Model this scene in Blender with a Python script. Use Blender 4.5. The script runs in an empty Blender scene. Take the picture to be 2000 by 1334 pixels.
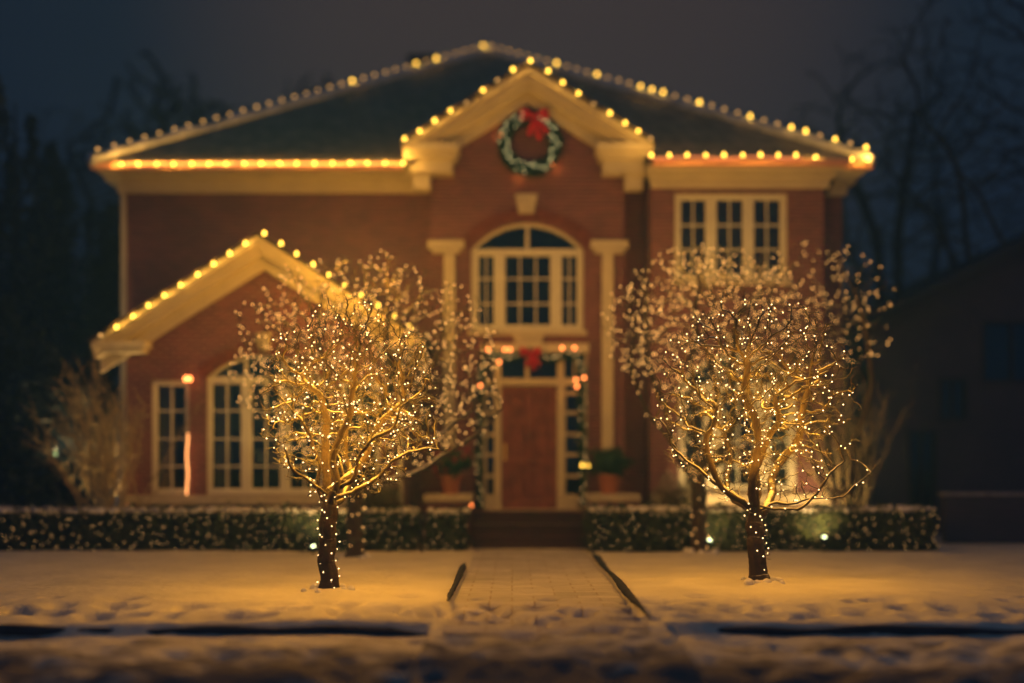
import bpy, math, random
import numpy as np
from mathutils import Vector, Matrix

sc = bpy.context.scene
R = math.radians
random.seed(7)
rng = np.random.default_rng(7)

# ---------------------------------------------------------------- camera
FPX = 2222.0                      # focal length in pixels of the 2000 px wide photograph
EYE = 1.55
cam = bpy.data.cameras.new('camera')
cam.lens = 40.0
cam.sensor_width = 36.0
cam.shift_y = 233.0 / 2000.0
cam.clip_end = 2000
cam.dof.use_dof = True
cam.dof.focus_distance = 13.9
cam.dof.aperture_fstop = 0.165
camo = bpy.data.objects.new('camera', cam)
sc.collection.objects.link(camo)
camo.location = (0, 0, EYE)
camo.rotation_euler = (R(90), 0, 0)
sc.camera = camo

# ---------------------------------------------------------------- world: night sky
w = bpy.data.worlds.new("World")
sc.world = w
w.use_nodes = True
nt = w.node_tree
nt.nodes.clear()
out = nt.nodes.new('ShaderNodeOutputWorld')
bg = nt.nodes.new('ShaderNodeBackground')
sky = nt.nodes.new('ShaderNodeTexSky')
sky.sky_type = 'NISHITA'
sky.sun_disc = False
sky.sun_elevation = R(-4)
sky.sun_rotation = R(180)
geo = nt.nodes.new('ShaderNodeTexCoord')
# the town's glow low over the roofs behind the house
dotn = nt.nodes.new('ShaderNodeVectorMath'); dotn.operation = 'DOT_PRODUCT'
gd = Vector((0.02, 0.93, 0.36)).normalized()
dotn.inputs[1].default_value = gd
nt.links.new(geo.outputs['Generated'], dotn.inputs[0])
ramp = nt.nodes.new('ShaderNodeValToRGB')
ramp.color_ramp.interpolation = 'EASE'
e = ramp.color_ramp.elements
e[0].position = 0.80; e[0].color = (0.0003, 0.0092, 0.022, 1)
e[1].position = 1.0; e[1].color = (0.052, 0.037, 0.033, 1)
m = e.new(0.94); m.color = (0.010, 0.0165, 0.024, 1)
nt.links.new(dotn.outputs['Value'], ramp.inputs[0])
noise = nt.nodes.new('ShaderNodeTexNoise'); noise.inputs['Scale'].default_value = 2.2; noise.inputs['Detail'].default_value = 3
nt.links.new(geo.outputs['Generated'], noise.inputs['Vector'])
mr = nt.nodes.new('ShaderNodeMapRange'); mr.inputs[3].default_value = 0.8; mr.inputs[4].default_value = 1.2
nt.links.new(noise.outputs['Fac'], mr.inputs[0])
mul = nt.nodes.new('ShaderNodeVectorMath'); mul.operation = 'SCALE'
nt.links.new(ramp.outputs[0], mul.inputs[0]); nt.links.new(mr.outputs[0], mul.inputs['Scale'])
sm = nt.nodes.new('ShaderNodeVectorMath'); sm.operation = 'SCALE'; sm.inputs['Scale'].default_value = 0.02
nt.links.new(sky.outputs[0], sm.inputs[0])
add = nt.nodes.new('ShaderNodeVectorMath'); add.operation = 'ADD'
nt.links.new(mul.outputs[0], add.inputs[0]); nt.links.new(sm.outputs[0], add.inputs[1])
# deeper blue night sky high overhead
sep = nt.nodes.new('ShaderNodeSeparateXYZ'); nt.links.new(geo.outputs['Generated'], sep.inputs[0])
zr = nt.nodes.new('ShaderNodeMapRange'); zr.inputs[1].default_value = 0.45; zr.inputs[2].default_value = 0.85
nt.links.new(sep.outputs['Z'], zr.inputs[0])
zs_ = nt.nodes.new('ShaderNodeVectorMath'); zs_.operation = 'SCALE'; zs_.inputs[0].default_value = (0.000, 0.014, 0.040)
nt.links.new(zr.outputs[0], zs_.inputs['Scale'])
add2 = nt.nodes.new('ShaderNodeVectorMath'); add2.operation = 'ADD'
nt.links.new(add.outputs[0], add2.inputs[0]); nt.links.new(zs_.outputs[0], add2.inputs[1])
# last blue of dusk in the half of the sky behind the street
yr = nt.nodes.new('ShaderNodeMapRange'); yr.inputs[1].default_value = -0.05; yr.inputs[2].default_value = -0.7
nt.links.new(sep.outputs['Y'], yr.inputs[0])
ys_ = nt.nodes.new('ShaderNodeVectorMath'); ys_.operation = 'SCALE'; ys_.inputs[0].default_value = (0.001, 0.022, 0.062)
nt.links.new(yr.outputs[0], ys_.inputs['Scale'])
add3 = nt.nodes.new('ShaderNodeVectorMath'); add3.operation = 'ADD'
nt.links.new(add2.outputs[0], add3.inputs[0]); nt.links.new(ys_.outputs[0], add3.inputs[1])
nt.links.new(add3.outputs[0], bg.inputs['Color'])
bg.inputs['Strength'].default_value = 1.0
nt.links.new(bg.outputs[0], out.inputs[0])

# ---------------------------------------------------------------- one low warm lamp far behind the street
sd = bpy.data.lights.new('sun', 'SUN')
sd.energy = 0.04
sd.angle = R(6)
sd.color = (1.0, 0.50, 0.15)
so = bpy.data.objects.new('sun', sd)
sc.collection.objects.link(so)
so.rotation_euler = (R(62), 0, R(14))

sc.view_settings.view_transform = 'Standard'
sc.view_settings.look = 'None'
sc.view_settings.exposure = 0.2
sc.view_settings.gamma = 1.0
sc.render.engine = 'CYCLES'
cy = sc.cycles
cy.use_denoising = True
try:
    cy.denoiser = 'OPENIMAGEDENOISE'
except Exception:
    pass
cy.max_bounces = 5
cy.diffuse_bounces = 3
cy.glossy_bounces = 2
cy.transparent_max_bounces = 10
cy.sample_clamp_indirect = 2.0
cy.use_light_tree = True
cy.use_adaptive_sampling = False
cy.caustics_reflective = False
cy.caustics_refractive = False

# ================================================================ helpers
def W(px, py, Y):
    return Vector(((px - 1000) / FPX * Y, Y, EYE + (900 - py) / FPX * Y))
def X(px, Y): return (px - 1000) / FPX * Y
def Z(py, Y): return EYE + (900 - py) / FPX * Y

def tag(o, label=None, cat=None, group=None, kind=None):
    if label: o['label'] = label
    if cat: o['category'] = cat
    if group: o['group'] = group
    if kind: o['kind'] = kind
    return o

def empty(name, loc=(0, 0, 0)):
    o = bpy.data.objects.new(name, None)
    o.empty_display_size = 0.1
    o.location = loc
    sc.collection.objects.link(o)
    return o

def link(name, me, mat, parent=None, loc=None):
    o = bpy.data.objects.new(name, me)
    if mat and not me.materials:
        me.materials.append(mat)
    sc.collection.objects.link(o)
    if parent:
        o.parent = parent
        if parent.type == 'EMPTY' and loc is None:
            o.matrix_parent_inverse = Matrix.Translation(-Vector(parent.location)) if parent.parent is None else Matrix()
    if loc is not None:
        o.location = loc
        if parent and parent.type == 'EMPTY':
            o.location = Vector(loc) - Vector(parent.location)
    return o

class MB:
    def __init__(self): self.v = []; self.f = []; self.smooth = False
    def add(self, vs, fs):
        n = len(self.v); self.v.extend([tuple(p) for p in vs]); self.f.extend([tuple(i + n for i in q) for q in fs]); return self
    def box(self, x0, x1, y0, y1, z0, z1):
        return self.add([(x0,y0,z0),(x1,y0,z0),(x1,y1,z0),(x0,y1,z0),(x0,y0,z1),(x1,y0,z1),(x1,y1,z1),(x0,y1,z1)],
            [(0,3,2,1),(4,5,6,7),(0,1,5,4),(1,2,6,5),(2,3,7,6),(3,0,4,7)])
    def prism(self, poly, y0, y1):       # poly: list of (x,z), counter clockwise seen from -Y
        n = len(poly)
        vs = [(x, y0, z) for x, z in poly] + [(x, y1, z) for x, z in poly]
        fs = [tuple(range(n)), tuple(range(2*n-1, n-1, -1))]
        fs += [(i, i+n, (i+1) % n + n, (i+1) % n) for i in range(n)]
        return self.add(vs, fs)
    def tube(self, pts, rad, sides=6, cap=True):
        pts = [Vector(p) for p in pts]
        if len(pts) < 2: return self
        if not hasattr(rad, '__len__'): rad = [rad] * len(pts)
        t = (pts[1] - pts[0]).normalized()
        u = t.orthogonal().normalized()
        vs = []
        for i, p in enumerate(pts):
            a = pts[max(i-1, 0)]; b = pts[min(i+1, len(pts)-1)]
            t = (b - a)
            if t.length < 1e-9: t = Vector((0,0,1))
            t.normalize()
            u = (u - t * u.dot(t))
            if u.length < 1e-6: u = t.orthogonal()
            u.normalize()
            v = t.cross(u)
            for k in range(sides):
                an = 2 * math.pi * k / sides
                vs.append(p + (u * math.cos(an) + v * math.sin(an)) * rad[i])
        n = len(pts); fs = []
        for i in range(n-1):
            for k in range(sides):
                k2 = (k+1) % sides
                fs.append((i*sides+k, i*sides+k2, (i+1)*sides+k2, (i+1)*sides+k))
        if cap:
            fs.append(tuple(range(sides-1, -1, -1))); fs.append(tuple((n-1)*sides + k for k in range(sides)))
        return self.add(vs, fs)
    def lathe(self, prof, c=(0,0,0), sides=16, axis=Vector((0,0,1))):
        q = Vector((0,0,1)).rotation_difference(Vector(axis))
        vs = []
        for r, z in prof:
            for k in range(sides):
                a = 2*math.pi*k/sides
                vs.append(Vector(c) + q @ Vector((r*math.cos(a), r*math.sin(a), z)))
        fs = []
        n = len(prof)
        for i in range(n-1):
            for k in range(sides):
                k2 = (k+1) % sides
                fs.append((i*sides+k, i*sides+k2, (i+1)*sides+k2, (i+1)*sides+k))
        fs.append(tuple(range(sides-1, -1, -1))); fs.append(tuple((n-1)*sides + k for k in range(sides)))
        return self.add(vs, fs)
    def ball(self, c, r, sub=0):
        vs, fs = ICO[sub]
        return self.add([Vector(c) + Vector(v) * r for v in vs], fs)
    def build(self, name, mat, parent=None, smooth=False, bevel=0):
        me = bpy.data.meshes.new(name)
        me.from_pydata(self.v, [], self.f)
        me.update()
        if smooth:
            me.polygons.foreach_set('use_smooth', [True] * len(me.polygons))
        o = link(name, me, mat, parent)
        if bevel:
            b = o.modifiers.new('bevel', 'BEVEL'); b.width = bevel; b.segments = 2; b.limit_method = 'ANGLE'
        return o

def _ico():
    import bmesh
    r = []
    for s in (1, 2):
        bm = bmesh.new(); bmesh.ops.create_icosphere(bm, subdivisions=s, radius=1)
        bm.verts.ensure_lookup_table()
        r.append(([tuple(v.co) for v in bm.verts], [tuple(v.index for v in f.verts) for f in bm.faces])); bm.free()
    return r
ICO = _ico()

def quadcloud(name, C, N, size, mat, parent=None, aspect=0.5, jit=1.0, seed=1, size_var=0.4):
    """many small leaf faces at centres C, roughly facing N (or random), one mesh"""
    g = np.random.default_rng(seed)
    n = len(C)
    C = np.asarray(C, float)
    d = g.normal(size=(n, 3))
    if N is not None:
        d = np.asarray(N, float) * (1.0 / max(jit, 1e-3)) + d
    d /= np.linalg.norm(d, axis=1)[:, None] + 1e-9
    a = g.normal(size=(n, 3)); u = np.cross(d, a); u /= np.linalg.norm(u, axis=1)[:, None] + 1e-9
    v = np.cross(d, u)
    s = size * (1 - size_var + 2 * size_var * g.random(n))[:, None]
    V = np.stack([C - u*s, C - v*s*aspect, C + u*s, C + v*s*aspect], 1).reshape(-1, 3)
    me = bpy.data.meshes.new(name)
    me.vertices.add(4*n); me.vertices.foreach_set('co', V.ravel())
    me.loops.add(4*n); me.loops.foreach_set('vertex_index', np.arange(4*n))
    me.polygons.add(n); me.polygons.foreach_set('loop_start', np.arange(n)*4); me.polygons.foreach_set('loop_total', np.full(n, 4))
    me.update(calc_edges=True)
    return link(name, me, mat, parent)

# ---------------------------------------------------------------- materials
def newmat(name):
    m = bpy.data.materials.new(name); m.use_nodes = True
    nt = m.node_tree; b = nt.nodes['Principled BSDF']
    return m, nt, b

def mat(name, col, rough=0.7, var=0.25, scale=6.0, bump=0.0, bscale=40.0, metal=0.0, col2=None, spec=0.3, sheen=0):
    m, nt, b = newmat(name)
    tc = nt.nodes.new('ShaderNodeTexCoord')
    n = nt.nodes.new('ShaderNodeTexNoise'); n.inputs['Scale'].default_value = scale; n.inputs['Detail'].default_value = 5
    nt.links.new(tc.outputs['Object'], n.inputs['Vector'])
    mx = nt.nodes.new('ShaderNodeMixRGB')
    c2 = col2 or tuple(max(0, c * (1 - var)) for c in col)
    c1 = col if col2 else tuple(min(1, c * (1 + var)) for c in col)
    mx.inputs[1].default_value = (*c1, 1); mx.inputs[2].default_value = (*c2, 1)
    rr = nt.nodes.new('ShaderNodeMapRange'); rr.inputs[1].default_value = 0.3; rr.inputs[2].default_value = 0.7
    nt.links.new(n.outputs['Fac'], rr.inputs[0])
    nt.links.new(rr.outputs[0], mx.inputs[0])
    nt.links.new(mx.outputs[0], b.inputs['Base Color'])
    b.inputs['Roughness'].default_value = rough
    b.inputs['Metallic'].default_value = metal
    b.inputs['Specular IOR Level'].default_value = spec
    if bump:
        n2 = nt.nodes.new('ShaderNodeTexNoise'); n2.inputs['Scale'].default_value = bscale; n2.inputs['Detail'].default_value = 6
        nt.links.new(tc.outputs['Object'], n2.inputs['Vector'])
        bp = nt.nodes.new('ShaderNodeBump'); bp.inputs['Strength'].default_value = bump; bp.inputs['Distance'].default_value = 0.02
        nt.links.new(n2.outputs['Fac'], bp.inputs['Height']); nt.links.new(bp.outputs[0], b.inputs['Normal'])
    return m

def snowy(name, col, snow=(0.8, 0.81, 0.84), lo=0.35, hi=0.75, nscale=8.0, rough=0.8, amount=1.0):
    """a surface that carries snow where it faces up, broken up by noise"""
    m = mat(name, col, rough=rough, bump=0.6, bscale=30)
    nt = m.node_tree; b = nt.nodes['Principled BSDF']
    src = b.inputs['Base Color'].links[0].from_socket
    g = nt.nodes.new('ShaderNodeNewGeometry'); sx = nt.nodes.new('ShaderNodeSeparateXYZ')
    nt.links.new(g.outputs['Normal'], sx.inputs[0])
    tc = nt.nodes.new('ShaderNodeTexCoord'); n = nt.nodes.new('ShaderNodeTexNoise'); n.inputs['Scale'].default_value = nscale
    nt.links.new(tc.outputs['Object'], n.inputs['Vector'])
    ma = nt.nodes.new('ShaderNodeMath'); ma.operation = 'MULTIPLY_ADD'; ma.inputs[1].default_value = 0.7; 
    nt.links.new(n.outputs['Fac'], ma.inputs[0]); nt.links.new(sx.outputs['Z'], ma.inputs[2])
    mr = nt.nodes.new('ShaderNodeMapRange'); mr.inputs[1].default_value = lo + 0.35; mr.inputs[2].default_value = hi + 0.35; mr.inputs[4].default_value = amount
    nt.links.new(ma.outputs[0], mr.inputs[0])
    mx = nt.nodes.new('ShaderNodeMixRGB'); mx.inputs[2].default_value = (*snow, 1)
    nt.links.new(mr.outputs[0], mx.inputs[0]); nt.links.new(src, mx.inputs[1]); nt.links.new(mx.outputs[0], b.inputs['Base Color'])
    return m

def brickmat(name, c1=(0.235, 0.078, 0.090), c2=(0.165, 0.055, 0.066), mortar=(0.40, 0.30, 0.25)):
    m, nt, b = newmat(name)
    tc = nt.nodes.new('ShaderNodeTexCoord'); g = nt.nodes.new('ShaderNodeNewGeometry')
    sp = nt.nodes.new('ShaderNodeSeparateXYZ'); nt.links.new(tc.outputs['Object'], sp.inputs[0])
    sn = nt.nodes.new('ShaderNodeSeparateXYZ'); nt.links.new(g.outputs['Normal'], sn.inputs[0])
    ab = nt.nodes.new('ShaderNodeMath'); ab.operation = 'ABSOLUTE'; nt.links.new(sn.outputs['X'], ab.inputs[0])
    gt = nt.nodes.new('ShaderNodeMath'); gt.operation = 'GREATER_THAN'; gt.inputs[1].default_value = 0.6; nt.links.new(ab.outputs[0], gt.inputs[0])
    mx = nt.nodes.new('ShaderNodeMix'); mx.data_type = 'FLOAT'
    nt.links.new(gt.outputs[0], mx.inputs[0]); nt.links.new(sp.outputs['X'], mx.inputs[2]); nt.links.new(sp.outputs['Y'], mx.inputs[3])
    cb = nt.nodes.new('ShaderNodeCombineXYZ'); nt.links.new(mx.outputs[0], cb.inputs[0]); nt.links.new(sp.outputs['Z'], cb.inputs[1])
    br = nt.nodes.new('ShaderNodeTexBrick'); br.inputs['Scale'].default_value = 1.0
    br.inputs['Brick Width'].default_value = 0.22; br.inputs['Row Height'].default_value = 0.078
    br.inputs['Mortar Size'].default_value = 0.007; br.inputs['Mortar Smooth'].default_value = 0.2; br.inputs['Bias'].default_value = 0.0
    br.inputs['Color1'].default_value = (*c1, 1); br.inputs['Color2'].default_value = (*c2, 1); br.inputs['Mortar'].default_value = (*mortar, 1)
    nt.links.new(cb.outputs[0], br.inputs['Vector'])
    n = nt.nodes.new('ShaderNodeTexNoise'); n.inputs['Scale'].default_value = 1.3; n.inputs['Detail'].default_value = 6; nt.links.new(tc.outputs['Object'], n.inputs['Vector'])
    mr = nt.nodes.new('ShaderNodeMapRange'); mr.inputs[3].default_value = 0.7; mr.inputs[4].default_value = 1.3; nt.links.new(n.outputs['Fac'], mr.inputs[0])
    vm = nt.nodes.new('ShaderNodeVectorMath'); vm.operation = 'SCALE'; nt.links.new(br.outputs['Color'], vm.inputs[0]); nt.links.new(mr.outputs[0], vm.inputs['Scale'])
    nt.links.new(vm.outputs[0], b.inputs['Base Color'])
    b.inputs['Roughness'].default_value = 0.85; b.inputs['Specular IOR Level'].default_value = 0.2
    inv = nt.nodes.new('ShaderNodeMath'); inv.operation = 'SUBTRACT'; inv.inputs[0].default_value = 1; nt.links.new(br.outputs['Fac'], inv.inputs[1])
    bp = nt.nodes.new('ShaderNodeBump'); bp.inputs['Strength'].default_value = 0.6; bp.inputs['Distance'].default_value = 0.008
    nt.links.new(inv.outputs[0], bp.inputs['Height']); nt.links.new(bp.outputs[0], b.inputs['Normal'])
    return m

def emis(name, col, strength, sampling='AUTO'):
    m = bpy.data.materials.new(name); m.use_nodes = True; nt = m.node_tree; nt.nodes.clear()
    o = nt.nodes.new('ShaderNodeOutputMaterial'); em = nt.nodes.new('ShaderNodeEmission')
    em.inputs[0].default_value = (*col, 1); em.inputs[1].default_value = strength
    nt.links.new(em.outputs[0], o.inputs[0])
    try: m.cycles.emission_sampling = sampling
    except Exception: pass
    return m

def glassmat(name, tint=(0.75, 0.82, 0.85)):
    m = bpy.data.materials.new(name); m.use_nodes = True; nt = m.node_tree; nt.nodes.clear()
    o = nt.nodes.new('ShaderNodeOutputMaterial'); t = nt.nodes.new('ShaderNodeBsdfTransparent'); t.inputs[0].default_value = (*tint, 1)
    g = nt.nodes.new('ShaderNodeBsdfGlossy'); g.inputs['Roughness'].default_value = 0.03; g.inputs['Color'].default_value = (0.9, 0.95, 1, 1)
    f = nt.nodes.new('ShaderNodeFresnel'); f.inputs[0].default_value = 1.6
    mx = nt.nodes.new('ShaderNodeMixShader')
    nt.links.new(f.outputs[0], mx.inputs[0]); nt.links.new(t.outputs[0], mx.inputs[1]); nt.links.new(g.outputs[0], mx.inputs[2])
    nt.links.new(mx.outputs[0], o.inputs[0])
    return m

M_BRICK = brickmat('brick')
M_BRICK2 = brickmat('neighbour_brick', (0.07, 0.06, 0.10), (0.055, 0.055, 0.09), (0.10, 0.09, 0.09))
M_TRIM = mat('trim_paint', (0.68, 0.61, 0.44), 0.55, 0.07, 3)
M_WIN = mat('window_paint', (0.78, 0.76, 0.62), 0.45, 0.05, 4)
M_STONE = mat('limestone', (0.62, 0.55, 0.40), 0.8, 0.12, 5, 0.3, 60)
M_ROOF = snowy('roof_slate', (0.075, 0.055, 0.040), snow=(0.52, 0.44, 0.34), lo=0.50, hi=1.0, nscale=3.4, amount=0.62)
def add_courses(m):
    nt = m.node_tree; b = nt.nodes['Principled BSDF']; src = b.inputs['Base Color'].links[0].from_socket
    tc = nt.nodes.new('ShaderNodeTexCoord'); sp = nt.nodes.new('ShaderNodeSeparateXYZ'); nt.links.new(tc.outputs['Object'], sp.inputs[0])
    ad = nt.nodes.new('ShaderNodeMath'); ad.operation = 'ADD'; nt.links.new(sp.outputs['X'], ad.inputs[0]); nt.links.new(sp.outputs['Y'], ad.inputs[1])
    cb = nt.nodes.new('ShaderNodeCombineXYZ'); nt.links.new(ad.outputs[0], cb.inputs[0]); nt.links.new(sp.outputs['Z'], cb.inputs[1])
    br = nt.nodes.new('ShaderNodeTexBrick'); br.inputs['Scale'].default_value = 1; br.inputs['Brick Width'].default_value = .32; br.inputs['Row Height'].default_value = .13; br.inputs['Mortar Size'].default_value = .012
    br.inputs['Color1'].default_value = (1, 1, 1, 1); br.inputs['Color2'].default_value = (.7, .7, .7, 1); br.inputs['Mortar'].default_value = (.35, .35, .35, 1)
    nt.links.new(cb.outputs[0], br.inputs['Vector'])
    mx = nt.nodes.new('ShaderNodeMixRGB'); mx.blend_type = 'MULTIPLY'; mx.inputs[0].default_value = .8
    nt.links.new(src, mx.inputs[1]); nt.links.new(br.outputs['Color'], mx.inputs[2]); nt.links.new(mx.outputs[0], b.inputs['Base Color'])
add_courses(M_ROOF)
M_RIDGE = mat('ridge_snow', (0.62, 0.62, 0.62), 0.9, 0.25, 3, 0.6, 12)
M_GLASS = glassmat('window_glass')
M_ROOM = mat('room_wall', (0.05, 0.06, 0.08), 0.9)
M_CURT = mat('curtain', (0.55, 0.5, 0.4), 0.9, 0.15, 9)
M_DOOR = mat('door_wood', (0.26, 0.085, 0.06), 0.45, 0.3, 4, 0.2, 30)
M_BRASS = mat('brass', (0.7, 0.5, 0.2), 0.35, 0.1, 5, metal=0.6)
M_STEP = brickmat('step_brick', (0.085, 0.04, 0.035), (0.06, 0.03, 0.03), (0.10, 0.08, 0.07))
M_SNOW = mat('snow', (0.78, 0.77, 0.75), 0.85, 0.05, 2, 0.5, 18, spec=0.2)
M_BARK = snowy('bark', (0.075, 0.052, 0.036), lo=0.45, hi=0.9, nscale=14, amount=0.6)
M_BARK_D = mat('dark_bark', (0.03, 0.027, 0.03), 0.9)
M_BARK_S = mat('shrub_bark', (0.40, 0.33, 0.19), 0.85, 0.3, 12)
M_CSNOW = mat('branch_snow', (0.78, 0.77, 0.76), 0.9, 0.06, 8, 0.4, 50)
M_LEAF = mat('hedge_leaf', (0.055, 0.075, 0.028), 0.6, 0.45, 20)
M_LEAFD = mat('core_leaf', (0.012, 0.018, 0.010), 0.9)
M_NEEDLE = mat('fir_needles', (0.020, 0.080, 0.030), 0.55, 0.4, 25)
M_CONIF = mat('conifer_needles', (0.016, 0.034, 0.055), 0.8, 0.3, 3)
M_RED = mat('ribbon', (0.62, 0.02, 0.03), 0.4, 0.15, 9)
M_TERRA = mat('terracotta', (0.42, 0.16, 0.08), 0.8, 0.15, 8)
M_WIRE = mat('lamp_cable', (0.02, 0.03, 0.02), 0.6)
M_GUT = mat('gutter_glow_tint', (0.80, 0.42, 0.26), 0.4, 0.06, 3)  # peach colour holds the bulbs' glow on the gutter
M_BLACK = mat('black_metal', (0.02, 0.02, 0.025), 0.5)
M_SLUSH = None
YEL = (1.0, 0.54, 0.06)
E_C9 = emis('bulb_glow', YEL, 7.0)
E_C9D = emis('bulb_glow_faint', (1.0, 0.50, 0.13), 1.4)
E_RED = emis('bulb_glow_red', (1.0, 0.23, 0.05), 8.0)
E_FAIRY = emis('fairy_glow', (1.0, 0.62, 0.27), 9.0)
E_FAIRYB = emis('fairy_glow_soft', (1.0, 0.47, 0.12), 4.8)
E_NET = emis('net_glow', (1.0, 0.52, 0.17), 3.0)
E_WREATH = emis('wreath_glow', (1.0, 0.82, 0.34), 4.5)
E_LAMP = emis('spot_glow', (0.9, 1.0, 0.50), 7.0)
E_LAMPD = emis('dim_spot_glow', (0.75, 1.0, 0.4), 3.0)
E_GUTGLOW = emis('gutter_added_glow', (1.0, 0.24, 0.075), 1.3)
E_STRIP = emis('strip_glow', (1.0, 0.36, 0.10), 3.0)

# ================================================================ ground
def smooth_noise(shape_x, shape_y, xs, ys, cell, seed, oct=3):
    g = np.random.default_rng(seed); out = 0; amp = 1
    for o in range(oct):
        T = g.random((64, 64)); c = cell / 2**o
        fx = xs / c; fy = ys / c
        ix = np.floor(fx).astype(int); iy = np.floor(fy).astype(int); tx = fx - ix; ty = fy - iy
        tx = tx*tx*(3-2*tx); ty = ty*ty*(3-2*ty)
        a = T[ix % 64, iy % 64]; b = T[(ix+1) % 64, iy % 64]; c2 = T[ix % 64, (iy+1) % 64]; d = T[(ix+1) % 64, (iy+1) % 64]
        out = out + amp * ((a*(1-tx)+b*tx)*(1-ty) + (c2*(1-tx)+d*tx)*ty - 0.5); amp *= 0.5
    return out

KERB = 10.9
g2 = np.random.default_rng(5)
prints = []
for _ in range(230):                       # footprints and pits in the snow of the lawn edge
    prints.append((g2.uniform(-9, 9), g2.choice([g2.normal(11.7, 0.35), g2.uniform(11.2, 13.2)], p=[.8, .2]), g2.uniform(.07, .15), g2.uniform(.08, .2)))
for _ in range(420):
    prints.append((g2.uniform(-7, 7), g2.uniform(7.2, 10.6), g2.uniform(.05, .16), g2.uniform(.03, .08)))
for k in range(26):                        # walked line on the path
    prints.append((0.3 + g2.normal(0, .35), g2.uniform(9.5, 19), .09, .02))

def height(x, y):
    h = 0.05 * smooth_noise(0, 0, x, y, 1.6, 3) + 0.015 * smooth_noise(0, 0, x, y, 0.25, 9)
    de = np.minimum(np.abs(x + .70), np.abs(x - 1.335)); h = h * np.where(y > 10.5, np.clip(de / .35, .12, 1), 1)
    k = 1 / (1 + np.exp(-(y - KERB) / 0.02))
    path = ((x > -0.66) & (x < 1.31))
    cover = ((x > -.78) & (x < 1.5))
    drop = np.where(cover, 0.02, 0.12)
    ks = 1 / (1 + np.exp(-(y - KERB + 0.13 * smooth_noise(0, 0, x, y * 0 + 3, 0.6, 4)) / np.where(cover, 0.6, 0.025)))
    h = h - drop * (1 - ks)
    h = h * np.where(path & (y > KERB), 0.5, 1.0) - np.where(path & (y > KERB), 0.035, 0)
    rough = np.clip((11.0 - y) / 1.5, 0, 1)
    h = h + rough * 0.07 * smooth_noise(0, 0, x * 0.7, y, 0.4, 17)
    # trodden apron towards the kerb
    h = h - 0.12 / (1 + np.exp((y - 8.8) / 0.08))
    for (px, py, r, d) in prints:
        dd = ((x - px)**2 + ((y - py) * 0.8)**2) / r**2
        h = h - d * np.exp(-dd)
    # snow heaped at the tree bases
    for (px, py) in ((-2.13, 13.25), (3.15, 14.35), (-2.5, 18.6), (3.16, 19.0)):
        dd = ((x - px)**2 + (y - py)**2)
        h = h + 0.07 * np.exp(-dd / 0.12)
    return h

xs = np.unique(np.concatenate([np.array([-400, -200, -100, -60, -40, -30, -24, -20, -17]), np.arange(-15, -9, .25), np.arange(-9, 9, 0.05), np.arange(9, 15.1, .25), np.array([17, 20, 24, 30, 40, 60, 100, 200, 400])]))
ys = np.unique(np.concatenate([np.array([-200, -60, -20, -5, 0, 3, 5]), np.arange(6, 13.5, 0.045), np.arange(13.5, 20.4, .07), np.arange(20.5, 26, .5), np.array([30, 40, 60, 100, 200, 500])]))
gx, gy = np.meshgrid(xs, ys, indexing='ij')
gz = height(gx, gy)
gz = np.where(gy > 20.2, -0.02, gz)
def gridmesh(name, gx, gy, gz, material, kind='structure'):
    nx, ny = gx.shape
    V = np.stack([gx, gy, gz], -1).reshape(-1, 3)
    i, j = np.meshgrid(np.arange(nx-1), np.arange(ny-1), indexing='ij')
    a = (i*ny + j).ravel(); F = np.stack([a, a+ny, a+ny+1, a+1], 1)
    me = bpy.data.meshes.new(name)
    me.vertices.add(len(V)); me.vertices.foreach_set('co', V.ravel())
    me.loops.add(F.size); me.loops.foreach_set('vertex_index', F.ravel())
    me.polygons.add(len(F)); me.polygons.foreach_set('loop_start', np.arange(len(F))*4); me.polygons.foreach_set('loop_total', np.full(len(F), 4))
    me.polygons.foreach_set('use_smooth', np.ones(len(F), bool))
    me.update(calc_edges=True)
    o = link(name, me, material); tag(o, kind=kind)
    return o

def snow_ground():
    """snow with trodden, dirty places towards the street"""
    m = mat('lawn_snow', (0.76, 0.71, 0.55), 0.85, 0.10, 1.2, 1.0, 7, spec=0.15)
    nt = m.node_tree; b = nt.nodes['Principled BSDF']
    src = b.inputs['Base Color'].links[0].from_socket
    tc = nt.nodes.new('ShaderNodeTexCoord')
    sp = nt.nodes.new('ShaderNodeSeparateXYZ'); nt.links.new(tc.outputs['Object'], sp.inputs[0])
    n = nt.nodes.new('ShaderNodeTexNoise'); n.inputs['Scale'].default_value = 2.4; n.inputs['Detail'].default_value = 7; n.inputs['Roughness'].default_value = 0.65
    mp = nt.nodes.new('ShaderNodeMapping'); mp.inputs['Scale'].default_value = (0.75, 1.6, 1)
    nt.links.new(tc.outputs['Object'], mp.inputs[0]); nt.links.new(mp.outputs[0], n.inputs['Vector'])
    street = nt.nodes.new('ShaderNodeMapRange'); street.inputs[1].default_value = 11.6; street.inputs[2].default_value = 8.6; street.inputs[3].default_value = 0.0; street.inputs[4].default_value = 0.42
    nt.links.new(sp.outputs['Y'], street.inputs[0])
    ad = nt.nodes.new('ShaderNodeMath'); ad.operation = 'ADD'; nt.links.new(n.outputs['Fac'], ad.inputs[0]); nt.links.new(street.outputs[0], ad.inputs[1])
    mr = nt.nodes.new('ShaderNodeMapRange'); mr.inputs[1].default_value = 0.64; mr.inputs[2].default_value = 0.84; mr.inputs[4].default_value = 0.88
    nt.links.new(ad.outputs[0], mr.inputs[0])
    mx = nt.nodes.new('ShaderNodeMixRGB'); mx.inputs[2].default_value = (0.09, 0.075, 0.065, 1)
    nt.links.new(mr.outputs[0], mx.inputs[0]); nt.links.new(src, mx.inputs[1]); nt.links.new(mx.outputs[0], b.inputs['Base Color'])
    return m
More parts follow.
